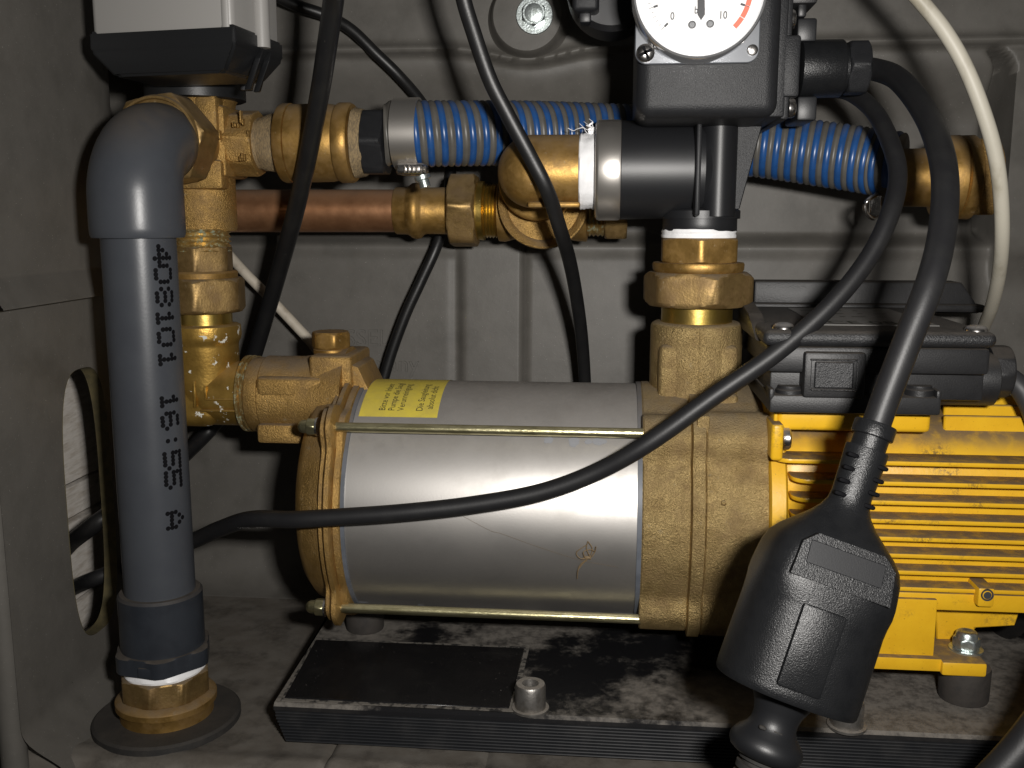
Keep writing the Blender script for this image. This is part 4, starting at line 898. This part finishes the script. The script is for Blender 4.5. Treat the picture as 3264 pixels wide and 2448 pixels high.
for i in range(3):
    x = xA + .004
    while x < xB - .010:
        w = random.uniform(.002, .007)
        y = yA + ky * (.42 + .19 * i); g.add([(x, y, LZ1 + .00105), (x + w, y, LZ1 + .00105), (x + w, y + .0022, LZ1 + .00105), (x, y + .0022, LZ1 + .00105)], [(0, 1, 2, 3)]); x += w + random.uniform(.0015, .008)
obj('printed_rows', g, 'ink', npl, sm=0)
gz = ZAT(.2, .455, 1205); gx0, gx1 = XAT(.462, gz, 2950), XAT(.462, gz, 3160)
obj('cable_duct', G().lathe((0, .462, gz - .002), XA, [(gx0, .0085), (gx0 + .006, .0120), (gx1, .0120), (gx1 + .001, .010)], 40), 'box_black', tb)
obj('side_gland', G().hexn((0, .466, gz + .001), XA, gx1 - .001, XAT(.466, gz, 3208), .0116, 10, ch=.001).lathe((0, .466, gz + .001), XA, [(XAT(.466, gz, 3206), .009), (XAT(.466, gz, 3214), .0085)], 32), 'box_black', tb)

# ================================================================== hanging plug connector
A0 = W(2793, 1349, .356); B0 = W(2499, 2209, .333); qa = (B0 - A0); Lq = qa.length; qa.normalize(); qk = Lq / 909. * .975
qd = (Vector((0, -1, 0)) - qa * qa.dot(Vector((0, -1, 0)))).normalized()        # out of the connector's front
qn = qa.cross(qd).normalized(); qn = -qn if qn.x < 0 else qn                    # sideways
def qlathe(prof, sq=.82, seg=72, ex=2.):
    V, Fc = [], []; n = len(prof)
    for s_, w in prof:
        e = 2 + (ex - 2) * sst(300, 400, s_) * (1 - .72 * sst(545, 640, s_)); wk_ = 909. / (909. * .975)
        for i in range(seg):
            th = 2 * math.pi * i / seg; c, q = math.cos(th), math.sin(th); k = 1 / (abs(c) ** e + abs(q) ** e) ** (1 / e)
            V.append(A0 + qa * (s_ * qk * wk_) + qn * (w * qk * c * k) + qd * (w * qk * sq * q * k))
    for k in range(n - 1):
        for i in range(seg): j = (i + 1) % seg; Fc.append((k * seg + i, k * seg + j, (k + 1) * seg + j, (k + 1) * seg + i))
    Fc.append(tuple(range(seg))); Fc.append(tuple((n - 1) * seg + i for i in range(seg))); return G().add(V, Fc)
pc = thing('socket_connector', 'large black rubber socket connector hanging on a cable before the yellow motor', 'power connector', tuple(B0))
bd = qlathe([(86, 40), (87, 70), (92, 72), (245, 66), (275, 71), (300, 84), (330, 108), (365, 142), (400, 178), (432, 203), (470, 216), (515, 222), (545, 225), (575, 227), (610, 228), (640, 229), (880, 232), (900, 231), (908, 226), (910, 200), (911, 100)], ex=3.4)
hb_ = obj('housing', bd, 'black_plastic', pc, sm=40)
obj('cable_collar', qlathe([(0, 48), (1, 66), (5, 69), (44, 69), (47, 66), (48, 58), (84, 58), (88, 58)], .95, 48), 'black_plastic', pc)
def qbox(s0, s1, w0, w1, d0, d1, bev=.0006, seg=2):   # d measured towards the viewer from the axis
    Mx = Matrix((qn, qd, qa)).transposed(); c = A0 + qa * ((s0 + s1) / 2 * qk / .975) + qn * ((w0 + w1) / 2 * qk) + qd * ((d0 + d1) / 2)
    h = Vector(((w1 - w0) * qk / 2, (d1 - d0) / 2, (s1 - s0) * qk / 2)); return G().box(c - h, c + h, bev, seg, rot=Mx)
rr = lambda w: w * qk * .82
for k in range(4):
    for sd_ in (-1, 1):
        s_ = 118 + 43 * k + (8 if sd_ > 0 else 0); w0, w1 = (-71, -30) if sd_ < 0 else (30, 71)
        obj('grip_slot', qbox(s_, s_ + 15, w0, w1, rr(30), rr(66), .0009, 2), 'print', hb_)
# sloping shoulder platform with smooth label field, and raised panel below
def qp(s_, w, d): return A0 + qa * (s_ * qk / .975) + qn * (w * qk) + qd * d
d1_, d2_ = rr(196), rr(228)
g = G(); fr = [qp(395, -108, d1_), qp(395, 108, d1_), qp(432, 150, d1_ + (d2_ - d1_) * .26), qp(535, 160, d2_), qp(535, -160, d2_), qp(432, -150, d1_ + (d2_ - d1_) * .26)]
top = [p + qd * .0006 for p in fr]; bot = [p - qd * .008 - qn * 0 for p in fr]; n = 6
g.add(top + bot, [tuple(range(n))] + [tuple(range(2 * n - 1, n - 1, -1))] + [(i, (i + 1) % n, (i + 1) % n + n, i + n) for i in range(n)])
obj('shoulder', g, 'black_plastic', hb_, sm=30)
tilt = (qp(540, 0, d2_) - qp(392, 0, d1_)).normalized()
g = G(); q4 = [qp(420, -126, d1_ + .0009 + (d2_ - d1_) * .18), qp(420, 116, d1_ + .0009 + (d2_ - d1_) * .18), qp(490, 118, d1_ + .0009 + (d2_ - d1_) * .68), qp(490, -126, d1_ + .0009 + (d2_ - d1_) * .68)]
g.prism(q4, -qd * .0016, .0002, 1); obj('label_field', g, 'black_smooth', hb_)
obj('raised_panel', qbox(603, 868, -92, 48, rr(205), rr(232) + .0009, .0009, 2), 'black_plastic', hb_)
# plug pushed in from below
pl_ = thing('inserted_plug', 'black plug with flared grip pushed into the hanging connector from below', 'power plug', tuple(A0 + qa * (1150 * qk / .975)))
obj('grip', qlathe([(903, 104), (912, 103), (935, 95), (965, 80), (990, 74), (1012, 75), (1030, 84), (1050, 104), (1068, 117), (1082, 121), (1098, 119), (1112, 110), (1122, 92), (1126, 72), (1127, 40)], .95), 'black_smooth', pl_, sm=50)
for (w0, w1) in ((-62, -38), (-16, 16)): obj('slot', qbox(1016, 1028, w0, w1, rr(70), rr(92), .0004, 1), 'rubber', pl_)
rl = []
for k in range(6): rl += [(1120 + 34 * k, 74), (1138 + 34 * k, 73), (1139 + 34 * k, 58), (1153 + 34 * k, 58)]
obj('strain_relief', qlathe(rl, .95, 40), 'rubber', pl_)
g = G().tube([A0 + qa * (1300 * qk / .975), A0 + qa * (1420 * qk / .975) + Vector((.001, 0, 0)), A0 + qa * (1520 * qk / .975) + Vector((.012, .01, 0)), Vector((A0.x + .03, .36, -.066)), Vector((A0.x + .12, .37, -.066))], .0045, 14, 8); obj('lead', g, 'cable_black', pl_)

# ================================================================== loose cables
def cable(name, pts, r, m, label, flat=1., seg=16, fdir=None):
    P = [W(*p) if len(p) == 3 else Vector(p[1]) for p in pts]; g = G().tube(P, r, seg, 12, flat, fdir)
    return obj(name, g, m, base=tuple(min(P, key=lambda v: v.z)), sm=70, label=label, cat='cable')
cable('power_cable', [(2735, 217, .486), (2790, 222, .484), (2860, 250, .468), (2930, 330, .440), (2985, 440, .415), (3012, 570, .395), (3003, 740, .378), (2965, 900, .365), (2895, 1080, .360), (2830, 1250, .3575), (2796, 1345, .356), (2780, 1395, .355)],
      .0050, 'cable_rubber', 'thick black cable looping from the pressure switch gland down to the hanging connector')
pcab = cable('power_cable', [(2560, 300, .535), (2650, 285, .525), (2720, 300, .510), (2790, 360, .492), (2840, 460, .474), (2862, 560, .462), (2838, 680, .450), (2770, 820, .443), (2650, 970, .437), (2480, 1120, .433), (2280, 1260, .430), (2070, 1410, .429), (1900, 1505, .4330), (1720, 1570, .4345), (1500, 1610, .4345), (1280, 1634, .4335), (1080, 1648, .4340), (930, 1656, .436), (800, 1655, .445), (700, 1686, .458), (620, 1722, .470), (500, 1768, .484), (370, 1818, .486), (300, 1845, .484), (245, 1868, .494), (205, 1895, .505)],
      .0041, 'cable_rubber', 'black rubber cable sweeping across the front of the steel pump jacket')
# printing on the cable jacket
ca, cb = W(765, 1659, .4475), W(1000, 1653, .4355); dv = (cb - ca).normalized(); nq = Vector((0, -math.cos(rad(52)), -math.sin(rad(52)))); uq = Vector((0, -math.sin(rad(52)), math.cos(rad(52))))
tq = text('VDE   H05RN F', .0027, lambda x, y, z: ca + dv * x + nq * .00425 + uq * y, 0, 1.5); obj('printed_marking', tq, 'nameplate', pcab, sm=0)
cable('power_cable', [(1075, -120, .42), (1062, 10, .440), (1045, 130, .452), (1022, 280, .466), (985, 480, .486), (940, 680, .510), (885, 880, .535), (835, 1050, .552), (798, 1165, .562), (750, 1270, .572), (690, 1345, .580), (630, 1410, .572), (500, 1530, .535), (415, 1592, .505), (345, 1640, .486), (285, 1684, .483), (232, 1725, .494), (195, 1765, .505)],
      .0046, 'cable_black', 'scratched black cable hanging across the brass hose coupling and copper pipe')
cable('sensor_cable', [(860, -25, .575), (940, 15, .585), (1040, 50, .592), (1120, 95, .594), (1200, 172, .597), (1270, 240, .602), (1340, 322, .612), (1400, 420, .622), (1434, 520, .624), (1432, 600, .620), (1418, 700, .608), (1390, 790, .600), (1340, 900, .598), (1290, 1010, .597), (1240, 1150, .597), (1205, 1290, .597), (1190, 1450, .595)],
      .0034, 'cable_black', 'thin black cable passing behind the blue spiral hose and down behind the pump')
cable('sensor_cable', [(1455, -110, .46), (1478, 0, .463), (1505, 90, .465), (1560, 250, .468), (1620, 370, .471), (1690, 500, .474), (1745, 610, .478), (1785, 730, .492), (1815, 830, .515), (1838, 950, .540), (1855, 1080, .560), (1865, 1230, .575), (1870, 1420, .585)],
      .0036, 'cable_black', 'flat black cable hanging in front of the large brass elbow', flat=.72, fdir=(1, 0, 0))
cable('white_cable', [(2850, -90, .44), (2940, 10, .44), (3015, 105, .438), (3080, 220, .437), (3135, 360, .438), (3172, 490, .441), (3190, 620, .446), (3194, 760, .456), (3183, 880, .475), (3160, 980, .50), (3130, 1060, .53), (3100, 1180, .562), (3090, 1300, .575)],
      .0031, 'cable_white', 'dirty white cable arching beside the wall down behind the terminal box')
cable('cream_cable', [(640, 700, .604), (720, 800, .598), (780, 868, .593), (860, 950, .593), (940, 1035, .593), (1000, 1102, .592), (1060, 1190, .592), (1110, 1300, .592)],
      .0031, 'cable_cream', 'cream coloured cable slanting down the back wall behind the filler plug')
cable('motor_lead', [(3190, 1196, .466), (3225, 1212, .464), (3262, 1250, .461), (3300, 1330, .46), (3330, 1460, .47)], .0050, 'cable_grey', 'dark grey motor lead leaving the gland of the terminal box')
cable('floor_cable', [(3480, 2020, .34), (3390, 2190, .335), (3318, 2300, .332), (3235, 2405, .330), (3140, 2505, .329), (3030, 2610, .33)], .0060, 'cable_rubber', 'thick black cable curving past the corner of the mounting plate')
cable('floor_cable', [(3120, 1990, .56), (3190, 2012, .53), (3250, 1985, .51), (3290, 1900, .50), (3320, 1800, .5)], .0048, 'cable_black', 'short black cable tucked behind the yellow motor foot')
# dead spider on the jacket with a strand of web
aa, x = None, None
def jpix(px, py, h=.0006):
    b_ = None
    for k in range(-700, 700):
        a = rad(k * .1); P = jp(0, a, h); P.x = XAT(P.y, P.z, px); e = abs(PIX(P)[1] - py)
        if b_ is None or e < b_[0]: b_ = (e, P)
    return b_[1]
ds = thing('dead_spider', 'dried dead spider with curled legs stuck to the steel jacket', 'spider', tuple(jpix(1884, 1779)))
g = G()
for L in ([(1884, 1779), (1868, 1776), (1857, 1783)], ):
    g.tube([jpix(*p, h=.0012) for p in L], [.0009, .0006, .0004], 8, 6)
obj('body', g, 'husk', ds)
g = G()
for L in ([(1884, 1779), (1870, 1750), (1874, 1725)], [(1884, 1779), (1850, 1780), (1838, 1760), (1868, 1738)], [(1880, 1780), (1888, 1750), (1876, 1728)], [(1870, 1783), (1850, 1800), (1842, 1820), (1840, 1845)], [(1866, 1780), (1860, 1760), (1880, 1752), (1898, 1758)], [(1886, 1776), (1896, 1760), (1900, 1742)], [(1874, 1782), (1858, 1796), (1846, 1812)]):
    g.tube([jpix(*p, h=.0012 + random.uniform(0, .0015)) for p in L], .00022, 5, 6)
obj('legs', g, 'husk', ds)
obj('web_strand', G().tube([jpix(*p, h=.0007) for p in ((1470, 1642), (1560, 1690), (1600, 1702), (1720, 1745), (1850, 1785), (1970, 1808))], .00005, 4, 8), 'husk', ds)
